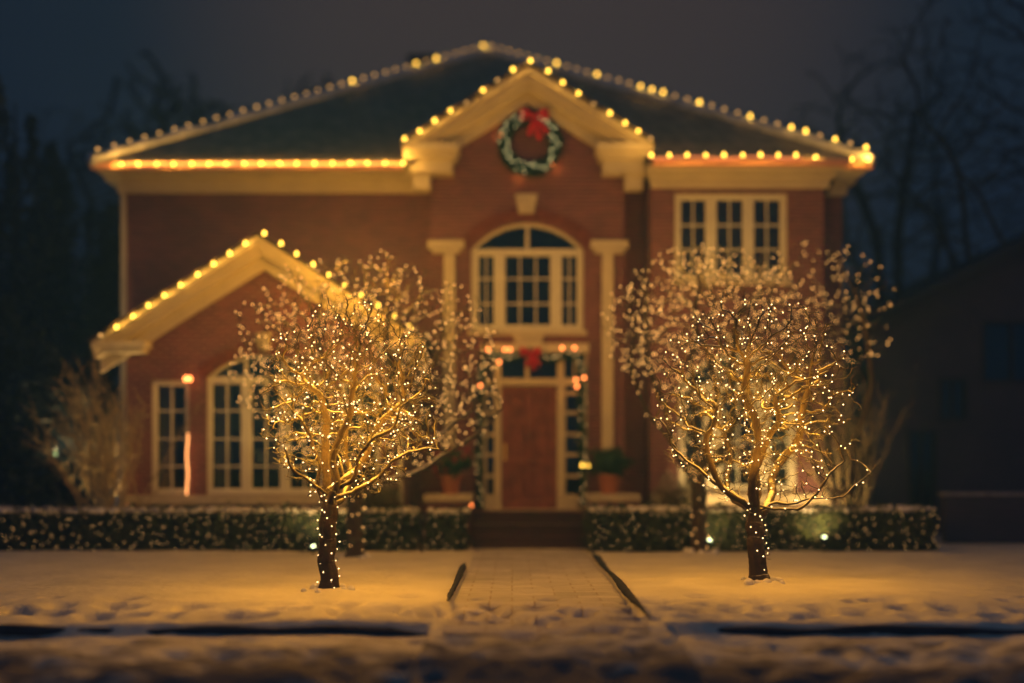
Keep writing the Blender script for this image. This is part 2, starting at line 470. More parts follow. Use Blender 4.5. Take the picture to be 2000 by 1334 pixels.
M_GROUND = snow_ground()
gridmesh('ground', gx, gy, gz, M_GROUND)

# snow covered brick path
px_, py_ = np.meshgrid(np.arange(-0.64, 1.30, 0.03), np.arange(10.4, 20.26, 0.045), indexing='ij')
M_PATH = brickmat('path_paver', (0.62, 0.58, 0.52), (0.50, 0.47, 0.42), (0.26, 0.21, 0.17))
_b = [n for n in M_PATH.node_tree.nodes if n.type == 'TEX_BRICK'][0]
_b.inputs['Brick Width'].default_value = 0.5; _b.inputs['Row Height'].default_value = 0.25; _b.inputs['Mortar Size'].default_value = 0.02; _b.inputs['Mortar Smooth'].default_value = 0.9
_nt = M_PATH.node_tree
_cb = [n for n in _nt.nodes if n.type == 'COMBXYZ'][0]; _sp = [n for n in _nt.nodes if n.type == 'SEPXYZ'][0]
for l in list(_cb.inputs[0].links) + list(_cb.inputs[1].links): _nt.links.remove(l)
_nt.links.new(_sp.outputs['X'], _cb.inputs[0]); _nt.links.new(_sp.outputs['Y'], _cb.inputs[1])
_b.inputs['Mortar'].default_value = (0.45, 0.38, 0.30, 1)
gridmesh('path', px_, py_, height(px_, py_) + 0.012 + 0.01 * smooth_noise(0, 0, px_, py_, .3, 31), M_PATH)

M_KERB = mat('kerb_stone', (0.04, 0.045, 0.06), 0.9, 0.3, 4, .4, 20)
def kerb(x0, x1):
    mb = MB(); g_ = random.Random(int(x0*7)); n = int((x1 - x0) / 0.06); P_ = []; R_ = []
    for k in range(n+1):
        x = x0 + (x1-x0)*k/n; e_ = min(1, (x-x0)/.5 + .15, (x1-x)/.5 + .15)
        P_.append((x, KERB - .03 + .012*math.sin(x*1.7) + g_.gauss(0, .004), -.088 + .012*math.sin(x*2.3) + .008*math.sin(x*6.1) - .04*(1-e_))); R_.append((.052 + .012*math.sin(x*3.7))*e_)
    return mb.tube(P_, R_, 10)
for a, b in ((-30, -.74), (1.46, 30)):
    o = kerb(a, b).build('kerb', M_KERB, smooth=True); tag(o, kind='structure')  # dark kerb colour also holds the shade of the lawn step
for xe, y0_, y1_, sd_ in ((-.70, 12.4, 16.9, 3), (1.335, 11.0, 19.0, 4)):
    g_ = random.Random(sd_); P_ = []; R_ = []
    n_ = int((y1_-y0_)/.06)
    for k in range(n_+1):
        t_ = k/n_; P_.append((xe + g_.gauss(0, .004), y0_ + (y1_-y0_)*t_, .026 + .006*math.sin(k*.13) + g_.gauss(0, .003)))
        R_.append((.036 + .010*math.sin(k*.09 + sd_)) * g_.uniform(.9, 1.1) * min(1, 5*t_+.3, 5*(1-t_)+.3))
    tag(MB().tube(P_, R_, 8).build('path_edging', M_KERB, smooth=True), kind='structure')

# ================================================================ the brick house
house = empty('brick_house', (0.3, 22, 0))
tag(house, 'two storey red brick house with cream trim, hipped roof and strings of yellow bulbs', 'house')
YC, YL, YW, YR, YM = 22.0, 22.3, 20.3, 21.6, 22.5
XC = 0.30

def arc_pts(cx, hw, zs, rise, n=14, off=0.0):
    Rr = (hw*hw + rise*rise) / (2*rise); zc = zs + rise - Rr
    a0 = math.asin(hw / Rr)
    return [(cx + (Rr+off) * math.sin(t), zc + (Rr+off) * math.cos(t)) for t in np.linspace(-a0, a0, n)]

def wall(name, x0, x1, z0, z1, Y, th, openings, material=M_BRICK, parent=house, gable=None):
    """openings: (x0,x1,z0,z1,rise) ; gable=(peak_x,peak_z) puts a triangle on top"""
    mb = MB()
    xc = sorted({x0, x1} | {v for o in openings for v in o[:2]}); zc = sorted({z0, z1} | {v for o in openings for v in o[2:4]})
    def hole(x, z): return any(o[0] < x < o[1] and o[2] < z < o[3] for o in openings)
    for a, b in zip(xc[:-1], xc[1:]):
        for c, d in zip(zc[:-1], zc[1:]):
            if hole((a+b)/2, (c+d)/2): continue
            mb.add([(a,Y,c),(b,Y,c),(b,Y,d),(a,Y,d)], [(0,1,2,3)])
            mb.add([(a,Y+th,c),(b,Y+th,c),(b,Y+th,d),(a,Y+th,d)], [(3,2,1,0)])
    for (a, b, c, d, rise) in openings:
        for (p, q) in (((a,c),(a,d)), ((b,d),(b,c)), ((a,d),(b,d)), ((b,c),(a,c))):
            mb.add([(p[0],Y,p[1]),(q[0],Y,q[1]),(q[0],Y+th,q[1]),(p[0],Y+th,p[1])], [(0,1,2,3)])
        if rise:
            pts = arc_pts((a+b)/2, (b-a)/2, d - rise, rise)
            h = len(pts)//2
            L = [(a, d)] + pts[:h+1][::1]; 
            mb.prism([(a, d)] + pts[:h] + [((a+b)/2, d)], Y, Y+th)
            mb.prism([((a+b)/2, d)] + pts[h:] + [(b, d)], Y, Y+th)
    for (p, q) in (((x0,z0),(x0,z1)), ((x1,z1),(x1,z0))):
        mb.add([(p[0],Y,p[1]),(q[0],Y,q[1]),(q[0],Y+th,q[1]),(p[0],Y+th,p[1])], [(3,2,1,0)])
    if gable:
        mb.prism([(x0, z1), (x1, z1), gable], Y, Y+th)
    else:
        mb.add([(x0,Y,z1),(x1,Y,z1),(x1,Y+th,z1),(x0,Y+th,z1)], [(0,1,2,3)])
    return mb.build(name, material, parent)

# openings
ARC = (X(920, YC), X(1140, YC), Z(645, YC), Z(435, YC), Z(435, YC) - Z(488, YC))
DOORO = (X(943, YC), X(1147, YC), 0.60, Z(684, YC), 0)
wall('wall', XC-1.87, XC+1.87, 0.0, 7.5, YC, .3, [ARC, DOORO], gable=(XC, 8.72))
wall('wall', -7.65, XC-1.87, 0, 7.1, YL, .3, [])
for bb in ((-7.649, -7.35, YL+.301, 35.999, 0, 7.1), (6.23, 6.529, YM+.301, 35.999, 0, 7.1), (-7.649, 6.529, 36, 36.3, 0, 7.1)): MB().box(*bb).build('wall', M_BRICK, house)
wall('wall', XC+1.87, 6.53, 0, 7.1, YM, .3, [])
# right two storey bay
RB0, RB1 = 2.64, 5.92
RU = (X(1318, YR), X(1538, YR), 5.00, Z(378, YR), 0)
RL = (X(1325, YR), X(1556, YR), Z(963, YR), Z(688, YR), .62)
wall('wall', RB0, RB1, 0, 6.85, YR, .3, [RU, RL])
for bb in ((RB0+.001, RB0+.3), (RB1-.3, RB1-.001)): MB().box(bb[0], bb[1], YR+.301, YM-.002, 0, 6.85).build('wall', M_BRICK, house)
# left gabled wing
WX0, WX1, WXC = -6.88, -1.95, X(517, YW)
WN1 = (X(295, YW), X(369, YW), Z(966, YW), Z(742, YW), 0)
WCN = (X(403, YW), X(630, YW), Z(966, YW), Z(690, YW), Z(690, YW) - Z(738, YW))
WN2 = (X(665, YW), X(742, YW), Z(966, YW), Z(742, YW), 0)
wall('wall', WX0, WX1, 0, 3.6, YW, .3, [WN1, WCN, WN2], gable=(-4.40, 5.17))
for bb in ((WX0+.001, WX0+.3), (WX1-.3, WX1-.001)): MB().box(bb[0], bb[1], YW+.301, YL-.002, 0, 3.6).build('wall', M_BRICK, house)

# dark rooms behind the panes
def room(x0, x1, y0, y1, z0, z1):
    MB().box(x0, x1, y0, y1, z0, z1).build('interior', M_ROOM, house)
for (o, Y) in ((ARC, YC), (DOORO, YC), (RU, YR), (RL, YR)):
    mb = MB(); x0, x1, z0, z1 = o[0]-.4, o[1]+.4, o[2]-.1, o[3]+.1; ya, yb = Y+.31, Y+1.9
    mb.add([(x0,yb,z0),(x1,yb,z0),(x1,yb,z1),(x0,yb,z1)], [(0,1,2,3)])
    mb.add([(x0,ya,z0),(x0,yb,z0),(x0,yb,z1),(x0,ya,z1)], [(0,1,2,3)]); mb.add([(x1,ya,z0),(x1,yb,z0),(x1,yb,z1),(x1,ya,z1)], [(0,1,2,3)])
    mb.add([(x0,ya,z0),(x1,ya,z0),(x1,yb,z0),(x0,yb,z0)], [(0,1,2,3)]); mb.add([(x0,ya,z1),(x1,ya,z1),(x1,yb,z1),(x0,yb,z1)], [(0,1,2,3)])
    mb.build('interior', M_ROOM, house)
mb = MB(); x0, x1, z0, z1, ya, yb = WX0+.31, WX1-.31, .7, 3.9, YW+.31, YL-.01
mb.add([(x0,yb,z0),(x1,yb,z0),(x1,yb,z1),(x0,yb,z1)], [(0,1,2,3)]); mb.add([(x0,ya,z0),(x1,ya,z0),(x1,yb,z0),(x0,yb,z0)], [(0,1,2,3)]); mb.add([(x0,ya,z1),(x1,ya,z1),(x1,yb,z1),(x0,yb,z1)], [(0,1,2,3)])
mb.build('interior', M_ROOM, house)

def window(op, Y, sashes, zrows, ztop=None, fan=0, casing=.07, label=None, curtain=False, bottom=True):
    """frame mesh with glazing bars and glass as sub-parts. sashes: (x0,x1,cols); zrows: z levels of the rows"""
    x0, x1, z0, z1, rise = op
    fr = MB(); yf, yb = Y + .05, Y + .17
    zs = z1 - rise
    # outer frame
    fr.box(x0, x0+casing, yf, yb, z0, zs); fr.box(x1-casing, x1, yf, yb, z0, zs); fr.box(x0+casing, x1-casing, yf, yb, z0, z0+casing)
    zt = ztop if ztop else (zs if rise else z1)
    if rise:
        o_ = arc_pts((x0+x1)/2, (x1-x0)/2, zs, rise, 17); i_ = arc_pts((x0+x1)/2, (x1-x0)/2 - casing, zs, rise - casing*.9, 17)
        for k in range(16):
            fr.prism([i_[k], i_[k+1], o_[k+1], o_[k]], yf, yb)
        fr.box(x0+casing, x1-casing, yf+.004, yb, zs-.07, zs+.03)
        for k in range(1, fan+1):
            xm = x0 + (x1-x0) * k / (fan+1)
            top = zs + rise - casing - ((xm - (x0+x1)/2)**2) / ((x1-x0)**2/4) * (rise - casing)
            fr.box(xm-.03, xm+.03, yf+.006, yb-.01, zs+.03, max(zs+.04, top + .02))
    else:
        fr.box(x0+casing, x1-casing, yf, yb, z1-casing, z1)
    # mullions between sashes
    inner = sorted(sashes)
    edges = [x0+casing] + [v for s in inner for v in s[:2]] + [x1-casing]
    for a, b in zip(edges[0::2], edges[1::2]):
        if b - a > .004: fr.box(a, b, yf+.008, yb-.006, z0+casing, zt - (.07 if rise else casing))
    f = fr.build('window', M_WIN, house, bevel=.006)
    if label: f['label'] = label
    gb = MB()
    ztr = zt - (.07 if rise else casing)
    for (a, b, cols) in inner:
        sw = .028
        gb.box(a, a+sw, yf+.02, yb-.03, z0+casing, ztr); gb.box(b-sw, b, yf+.02, yb-.03, z0+casing, ztr)
        gb.box(a+sw, b-sw, yf+.02, yb-.03, z0+casing, z0+casing+.04); gb.box(a+sw, b-sw, yf+.02, yb-.03, ztr-.035, ztr)
        for k in range(1, cols):
            xm = a + (b-a)*k/cols; gb.box(xm-.014, xm+.014, yf+.032, yb-.045, z0+casing, ztr)
        for z in zrows:
            gb.box(a+sw, b-sw, yf+.030, yb-.043, z-.014, z+.014)
    gb.build('glazing_bars', M_WIN, f)
    g = MB(); yg = Y + .125
    if rise:
        g.prism([(x0+.01, z0+.01), (x1-.01, z0+.01)] + [(px, pz-.02) for px, pz in reversed(arc_pts((x0+x1)/2, (x1-x0)/2-.01, zs, rise, 17))], yg, yg+.006)
    else:
        g.box(x0+.01, x1-.01, yg, yg+.006, z0+.01, z1-.01)
    g.build('glass', M_GLASS, f)
    if curtain:
        c = MB()
        for (a, b) in curtain:
            n = max(6, int((b-a)/.03)); pts = [(a + (b-a)*k/n, Y + .42 + .03*math.sin(k*1.7) + .015*math.sin(k*.6)) for k in range(n+1)]
            for p, q in zip(pts[:-1], pts[1:]):
                c.add([(p[0], p[1], z0), (q[0], q[1], z0), (q[0], q[1], z1), (p[0], p[1], z1)], [(0,1,2,3)])
        c.build('curtain', M_CURT, f)
    return f

def S(a, b, Y, cols): return (X(a, Y), X(b, Y), cols)
window(ARC, YC, [S(932, 967, YC, 2), S(984, 1078, YC, 3), S(1095, 1130, YC, 2)], [Z(592, YC), Z(543, YC)], fan=1, label='tall arched window over the front door')
window(WN1, YW, [S(302, 363, YW, 2)], [Z(911, YW), Z(857, YW), Z(802, YW)], curtain=[(X(297, YW), X(330, YW))])
window(WCN, YW, [S(410, 472, YW, 2), S(487, 548, YW, 2), S(562, 624, YW, 2)], [Z(911, YW), Z(857, YW), Z(802, YW)], fan=2, label='wide arched casement window of the gabled wing', curtain=[(X(408, YW), X(440, YW))])
window(WN2, YW, [S(672, 735, YW, 2)], [Z(911, YW), Z(857, YW), Z(802, YW)])
window(RU, YR, [S(1328, 1382, YR, 2), S(1398, 1455, YR, 2), S(1471, 1528, YR, 2)], [Z(438, YR), Z(486, YR)])
window(RL, YR, [S(1337, 1378, YR, 1), S(1408, 1478, YR, 2), S(1503, 1543, YR, 1)], [Z(911, YR), Z(860, YR), Z(808, YR)], fan=2, casing=.11, label='arched ground floor window with pale curtains', curtain=[(X(1408, YR), X(1450, YR)), (X(1520, YR), X(1556, YR)), (X(1326, YR), X(1350, YR))])

# interior oddments seen through the wing window
mb = MB(); mb.box(X(500, 20.9), X(545, 20.9), 20.9, 20.95, Z(905, 20.9), Z(878, 20.9)); mb.build('lamp_shade', M_CURT, house)

# sills, bands, keystones, soldier arches
mb = MB(); mb.box(WX0-.05, WX1+.03, YW-.09, YW-.002, Z(985, YW), Z(967, YW)); mb.build('sill', M_STONE, house, bevel=.01)
mb = MB(); mb.box(RB0-.0, X(1628, YR), YR-.09, YR-.002, Z(985, YR), Z(965, YR)); mb.build('sill', M_STONE, house, bevel=.01)
mb = MB(); mb.box(RU[0]-.06, RU[1]+.06, YR-.07, YR+.04, RU[2]-.12, RU[2]-.002); mb.build('sill', M_STONE, house, bevel=.01)
mb = MB(); mb.box(ARC[0]-.06, ARC[1]+.06, YC-.07, YC+.04, ARC[2]-.10, ARC[2]-.002); mb.build('sill', M_TRIM, house, bevel=.01)
def keystone(px0, px1, py0, py1, Y, name='keystone'):
    x0, x1, zt, zb = X(px0, Y), X(px1, Y), Z(py0, Y), Z(py1, Y); d = (x1-x0)*.16
    MB().prism([(x0+d, zb), (x1-d, zb), (x1, zt), (x0, zt)], Y-.09, Y-.002).build(name, M_STONE, house, bevel=.008)
keystone(1006, 1050, 380, 418, YC)
keystone(1002, 1062, 656, 690, YC)
keystone(1416, 1452, 650, 682, YR)
keystone(502, 532, 650, 686, YW)
M_SOLD = mat('arch_brick', (0.22, 0.07, 0.045), .85, .35, 14)
for (op, Y, gap) in ((ARC, YC, .10), (RL, YR, .02), (WCN, YW, .02)):
    a, b, c, d, rise = op; n = 44
    i_ = arc_pts((a+b)/2, (b-a)/2 + .02, d-rise, rise, n+1, gap-.04); o_ = arc_pts((a+b)/2, (b-a)/2 + .02, d-rise, rise, n+1, gap+.17)
    mb = MB()
    for k in range(n):
        f0, f1 = .06, .94
        L = lambda p, q, t: (p[0]+(q[0]-p[0])*t, p[1]+(q[1]-p[1])*t)
        mb.prism([L(i_[k], i_[k+1], f0), L(i_[k], i_[k+1], f1), L(o_[k], o_[k+1], f1), L(o_[k], o_[k+1], f0)], Y-.03, Y-.002)
    mb.build('brick_arch', M_SOLD, house)
# T shaped pilasters of the centre bay
for (c0, c1, s0, s1) in ((836, 907, 867, 889), (1153, 1226, 1175, 1197)):
    mb = MB(); mb.box(X(s0, YC), X(s1, YC), YC-.10, YC-.002, .9, Z(492, YC))
    mb.box(X(c0, YC), X(c1, YC), YC-.13, YC-.002, Z(487, YC), Z(471, YC)); mb.box(X(c0, YC)+.08, X(c1, YC)-.08, YC-.115, YC-.003, Z(492, YC)-.04, Z(487, YC)-.002)
    mb.build('pilaster', M_TRIM, house, bevel=.008)

# cornices: stacked mouldings
def mould(name, boxes, material=M_TRIM):
    mb = MB()
    for b in boxes: mb.box(*b)
    return mb.build(name, material, house, bevel=.012)
EZ = 7.2
mould('cornice', [(-7.70, XC-1.9, YL-.10, YL-.002, 6.78, 7.03), (-7.78, XC-1.9, YL-.20, YL-.002, 7.032, 7.10), (-7.98, XC-2.35, 21.62, YL-.002, 7.102, 7.17)])
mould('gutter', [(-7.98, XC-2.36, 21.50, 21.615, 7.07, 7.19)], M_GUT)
mould('cornice', [(RB0-.02, RB1+.08, YR-.10, YR-.002, 6.72, 6.88), (RB0-.06, RB1+.16, YR-.22, YR-.002, 6.882, 6.98), (RB0-.1, RB1+.26, YR-.45, YR-.002, 6.982, 7.08)])
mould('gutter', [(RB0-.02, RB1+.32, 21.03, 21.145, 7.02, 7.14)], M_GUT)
mould('cornice', [(RB1+.001, 6.60, YM-.10, YM-.002, 6.78, 7.03), (RB1+.261, 6.72, 21.5, YM-.002, 7.035, 7.17)])
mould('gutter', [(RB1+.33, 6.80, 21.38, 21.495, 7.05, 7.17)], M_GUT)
for bb in ((-7.98, -7.66, YL, 36.2), (6.54, 6.8, YM, 36.2)): MB().box(*bb, 7.05, 7.17).build('soffit', M_TRIM, house)
# cornice returns of the front gable
for s in (-1, 1):
    def bx(a, b, y0, z0, z1):
        xa, xb = sorted((XC + s*a, XC + s*b)); return (xa, xb, y0, YC-.002, z0, z1)
    mould('cornice', [bx(1.30, 2.36, 21.42, 7.40, 7.545), bx(1.35, 2.30, 21.50, 7.28, 7.398), bx(1.43, 2.22, 21.60, 7.03, 7.278), bx(1.86, 2.20, 21.70, 6.74, 7.028)])
# raking cornices
def rake(cx, hw, zpeak, zend, Y0, Yw, layers, name='cornice'):
    """layers: (perp start, perp end, front offset)"""
    sl = (zpeak - zend) / hw; ln = math.hypot(1, sl)
    for s in (-1, 1):
        mb = MB()
        for (p0, p1, dy) in layers:
            v0, v1 = p0*ln, p1*ln          # vertical distances under the roof line
            poly = [(cx, zpeak - v0), (cx, zpeak - v1), (cx + s*hw, zend - v1), (cx + s*hw, zend - v0)]
            if s > 0: poly = poly[::-1]
            if s < 0: poly = [poly[0], poly[3], poly[2], poly[1]]
            poly = poly if s < 0 else poly
            mb.prism(poly, Y0 + dy, Yw - .003)
        mb.build(name, M_TRIM, house, bevel=.01)
rake(XC, 2.36, 9.02, 7.56, 21.40, YC, [(.0, .13, 0), (.132, .24, .09), (.242, .33, .20), (.332, .53, .45)])
rake(WXC, 2.90, 5.48, 3.64, 19.75, YW, [(.0, .11, 0), (.112, .18, .08), (.182, .25, .16), (.252, .45, .44)])
for s in (-1, 1):
    xa, xb = sorted((WXC + s*2.90, WXC + s*2.0))
    mould('cornice', [(xa, xb, 19.80, YW-.002, 3.54, 3.645), (xa+.06, xb-.06, 19.9, YW-.002, 3.45, 3.538)])
# lower bay side cap
mb = MB(); mb.box(-7.66, -7.56, YL-.03, YL-.002, .2, 6.77); mb.build('corner_board', M_TRIM, house)
mb = MB(); mb.tube([(WX1-.03, YW-.07, 3.4), (WX1-.03, YW-.07, 1.55), (WX1-.06, YW-.07, 1.3), (WX1-.02, YW-.07, 1.05), (WX1-.04, YW-.07, .2)], .045, 8); mb.build('downspout', M_WIN, house, smooth=True)
mb = MB(); mb.tube([(RB1+.30, YR+.35, 7.0), (RB1+.15, YR+.45, 6.75), (RB1+.06, YR+.5, 6.6), (RB1+.06, YR+.5, .2)], .04, 8); mb.build('downspout', M_BARK_D, house, smooth=True)

# roofs
def slab(pts, th=.09):
    """thick roof face from 3 or 4 corner points"""
    P = [Vector(p) for p in pts]; n = (P[1]-P[0]).cross(P[-1]-P[0]).normalized()
    if n.z < 0: n = -n
    k = len(P); vs = P + [p - n*th for p in P]
    return vs, [tuple(range(k)), tuple(range(2*k-1, k-1, -1))] + [(i, (i+1)%k, (i+1)%k+k, i+k) for i in range(k)]
A, B, C_, D_ = Vector((-7.98, 21.5, EZ)), Vector((6.80, 21.38, EZ)), Vector((6.80, 36.2, EZ)), Vector((-7.98, 36.2, EZ))
AP = Vector((-.62, 28.9, 11.93))
mb = MB()
for tri in ((B, C_, AP), (C_, D_, AP), (D_, A, AP)): mb.add(*slab(tri, .06))
sl_ = (AP.z - EZ) / (AP.y - 21.46)
def onroof(x, y): return Vector((x, y, EZ + sl_ * (y - 21.46)))
mb.add(*slab([A, onroof(XC-2.2, 21.5), onroof(XC-2.2, 22.30), onroof(XC, 24.40), onroof(XC+2.2, 22.30), onroof(XC+2.2, 21.46), B, AP], .06))
mb.add(*slab([(RB0-.1, 21.03, 7.13), (RB1+.34, 21.03, 7.13), (RB1+.34, 22.3, 7.66), (RB0-.1, 22.3, 7.66)], .05))
mb.add(*slab([(XC-2.40, 21.36, 7.56), (XC, 21.36, 9.06), (XC, 24.9, 9.06), (XC-2.40, 24.9, 7.56)], .05)); mb.add(*slab([(XC, 21.36, 9.06), (XC+2.40, 21.36, 7.56), (XC+2.40, 24.9, 7.56), (XC, 24.9, 9.06)], .05))
roof = mb.build('roof', M_ROOF, house)
mb = MB(); mb.add(*slab([(WXC-2.95, 19.70, 3.64), (WXC, 19.70, 5.52), (WXC, YL, 5.52), (WXC-2.95, YL, 3.64)], .05)); mb.add(*slab([(WXC, 19.70, 5.52), (WXC+2.95, 19.70, 3.64), (WXC+2.95, YL-.0, 3.64), (WXC, YL, 5.52)], .05))
wroof = mb.build('roof', M_ROOF, house)
wroof['label'] = 'low roof of the gabled wing'
# snow covered hip and ridge caps
def cap(p0, p1, w_=.17, n=26, name='ridge_cap', parent=None, seed=1):
    g = random.Random(seed); p0, p1 = Vector(p0), Vector(p1); pts = []; rr = []
    for k in range(n+1):
        pts.append(p0.lerp(p1, k/n) + Vector((0, 0, g.uniform(-.02, .03)))); rr.append(w_ * g.uniform(.75, 1.15))
    return MB().tube(pts, rr, 8).build(name, M_RIDGE, parent or roof, smooth=True)
cap(A + Vector((0,0,.0)), AP, .13, 40, seed=2); cap(B, AP, .13, 40, seed=3); cap((XC, 21.5, 9.06), (XC, 24.4, 9.06), .08, 8, seed=4)
mb = MB(); cx_ = Vector((-2.45, 31.0, 0))
mb.box(cx_.x-.32, cx_.x+.32, 30.7, 31.4, 9.4, 12.38); mb.box(cx_.x-.38, cx_.x+.38, 30.64, 31.46, 12.382, 12.52); mb.build('chimney', M_BRICK, roof)

# door group
DW = (X(979, YC), X(1088, YC)); DZ = (.62, Z(754, YC))
fr = MB()
x0, x1, z1 = DOORO[0], DOORO[1], DOORO[3]
fr.box(x0-.03, x1+.03, YC-.10, YC+.1, z1-.06, z1+.12)                 # lintel board
fr.box(x0, x0+.05, YC-.02, YC+.16, .6, z1-.06); fr.box(x1-.05, x1, YC-.02, YC+.16, .6, z1-.06)
zt0, zt1 = Z(753, YC), Z(739, YC)
fr.box(x0+.05, x1-.05, YC-.03, YC+.16, zt0, zt1)                     # transom beam
for (a, b) in ((965, 979), (1088, 1102)):
    fr.box(X(a, YC), X(b, YC), YC-.025, YC+.16, .6, zt0)
    fr.box(X(a, YC), X(b, YC), YC-.025, YC+.16, zt1, z1-.06)
fr.box(x0+.05, X(965, YC), YC+.02, YC+.14, .6, Z(966, YC)); fr.box(X(1102, YC), x1-.05, YC+.02, YC+.14, .6, Z(966, YC))
fr.box(X(1030, YC)-.04, X(1030, YC)+.04, YC+.01, YC+.13, zt1, z1-.06)
dframe = fr.build('door_frame', M_TRIM, house, bevel=.008)
for (a, b) in ((x0+.05, X(965, YC)), (X(1102, YC), x1-.05)):
    gb = MB()
    for py in (930, 888, 848, 806, 768): gb.box(a, b, YC+.05, YC+.10, Z(py, YC)-.035, Z(py, YC)+.035)
    gb.box((a+b)/2-.02, (a+b)/2+.02, YC+.05, YC+.098, zt1, z1-.06)
    gb.box(a+.002, a+.03, YC+.045, YC+.095, Z(966, YC), zt0)
    gb.build('glazing_bars', M_TRIM, dframe)
MB().box(x0+.02, x1-.02, YC+.115, YC+.12, .95, z1-.03).build('glass', M_GLASS, dframe)
# six panel door
dm = MB(); yd = YC+.03
xa, xb, za, zb = DW[0]+.004, DW[1]-.004, DZ[0], DZ[1]-.004
pw = (xb-xa-.14*3)/2; cols = [(xa+.14, xa+.14+pw), (xa+.28+pw, xa+.28+2*pw)]
hgt = zb - za; rows = [(za+.22, za+.22+hgt*.27), (za+.22+hgt*.27+.16, za+.22+hgt*.27+.16+hgt*.27), (zb-.15-hgt*.14, zb-.15)]
dm.box(xa, xb, yd+.055, yd+.08, za, zb)
for (a, b) in ((xa, cols[0][0]), (cols[0][1], cols[1][0]), (cols[1][1], xb)): dm.box(a, b, yd, yd+.0545, za, zb)
zz = [za] + [v for r in rows for v in r] + [zb]
for c in cols:
    for a, b in zip(zz[0::2], zz[1::2]): dm.box(c[0]+.001, c[1]-.001, yd+.001, yd+.0545, a, b)
    for r in rows:
        dm.box(c[0]+.045, c[1]-.045, yd+.018, yd+.0545, r[0]+.045, r[1]-.045)
door = dm.build('door', M_DOOR, house, bevel=.005)
hm = MB(); hx = X(986, YC); hm.box(hx-.03, hx+.03, yd-.012, yd-.001, 1.55, 1.88); hm.lathe([(.02, 0), (.02, .03), (.035, .05), (.02, .075)], (hx, yd-.012, 1.72), 10, (0,-1,0)); hm.build('handle', M_BRASS, door, smooth=False)
MB().box(x0, x1, YC-.06, YC+.2, .56, .62).build('threshold', M_STONE, house)

# porch: steps and side pedestals
sx0, sx1 = -.73, 1.40
mb = MB()
for k in range(3):
    mb.box(sx0, sx1, 20.30 + .32*k, 20.30 + .32*(k+1) - .002 + .0, -.1, .2*(k+1) - .05)
    mb.box(sx0-.0, sx1+.0, 20.27 + .32*k, 20.30 + .32*(k+1) - .01, .2*(k+1)-.049, .2*(k+1) - .005)
mb.box(sx0, sx1, 21.26, YC-.07, -.1, .595)
mb.build('steps', M_STEP, house, bevel=.006)
for (a, b) in ((835, 918), (1152, 1243)):
    xx0, xx1 = X(a, 21.2), X(b, 21.2)
    p = MB().box(xx0, xx1, 20.95, YC-.14, 0, .80).build('pedestal', M_BRICK, house)
    MB().box(xx0-.05, xx1+.05, 20.9, YC-.145, .802, .93).build('coping', M_STONE, p, bevel=.01)

# ================================================================ roof line bulbs
def bulb_meshes(prefix, mats):
    out = {}
    for key, mt in mats.items():
        mb = MB(); mb.lathe([(.016, .0), (.030, .018), (.034, .038), (.026, .062), (.010, .082)], sides=10)
        me = bpy.data.meshes.new('bulb'); me.from_pydata(mb.v, [], mb.f); me.materials.append(mt)
        me.polygons.foreach_set('use_smooth', [True]*len(me.polygons)); out[key] = me
    mb = MB(); mb.lathe([(.019, -.035), (.020, 0.0), (.017, .004)], sides=8)
    me = bpy.data.meshes.new('socket'); me.from_pydata(mb.v, [], mb.f); me.materials.append(M_WIRE); out['socket'] = me
    return out
C9 = bulb_meshes('c9', {'b': E_C9, 'd': E_C9D, 'r': E_RED})

def bulb_string(label, pts, kinds, group='strings of large yellow bulbs on the roof', up=Vector((0, 0, 1)), scale=1.0, watt=8.0):
    root = empty('string_lights', pts[0]); tag(root, label, 'string lights', group)
    MB().tube([Vector(p) + Vector((0, 0, -.02 if k % 2 else -.012)) for k, p in enumerate(pts)], .007, 4).build('cable', M_WIRE, root)
    for p, k in zip(pts, kinds):
        o = link('bulb', C9[k], None, root, loc=p)
        q = up.copy() + Vector((random.uniform(-.18, .18), random.uniform(-.25, .1), 0))
        if k == 'd': q = up + Vector((random.uniform(-.2, .2), .5, 0))
        o.rotation_mode = 'QUATERNION'; o.rotation_quaternion = Vector((0,0,1)).rotation_difference(q.normalized())
        s = .97 * scale * random.uniform(.93, 1.07); o.scale = (s, s, s)
        if k == 'b':
            ld = bpy.data.lights.new('bulb_light', 'POINT'); ld.energy = watt; ld.color = (1.0, .48, .07); ld.shadow_soft_size = .03
            lo = bpy.data.objects.new('bulb_light', ld); sc.collection.objects.link(lo); lo.parent = root; lo.location = Vector(p) + Vector((0, -.05, .06)) - Vector(pts[0])
        so_ = bpy.data.objects.new('socket', C9['socket']); sc.collection.objects.link(so_); so_.parent = o
    return root

pl = [W(237 + 34.4*k + random.uniform(-1.5, 1.5), 325 - .15*k, 21.46) for k in range(17)]
bulb_string('row of seventeen large yellow bulbs along the long left eave gutter', pl, 'b'*17, watt=11.0)
pr = [W(1272 + 35.4*k + random.uniform(-1.5, 1.5), 307, 21.0) for k in range(9)] + [W(1593, 311, 21.2), W(1664, 315, 21.33), W(1693, 316, 21.33)]
bulb_string('row of large yellow bulbs along the short right eave gutter over the bay window', pr, 'b'*12, watt=8.0)
def along(P0, P1, n, dz=.16): return [Vector(P0).lerp(Vector(P1), (k+.5)/n) + Vector((0, 0, dz)) for k in range(n)]
nL = 33; ph = along(A, AP, nL); kk = ['b' if k in (19, 25, 27, 32) else 'd' for k in range(nL)]
bulb_string('faint bulbs climbing the long left hip of the main roof to its peak', ph, kk, watt=1.4)
nR = 33; ph = along(B, AP, nR); kk = ['b' if (k in (0, 2, 4, 5, 8, 12, 15, 16, 17, 21, 25)) else 'd' for k in range(nR)]
bulb_string('bulbs climbing the right hip of the main roof from the right eave to its peak', ph, kk, watt=1.4)
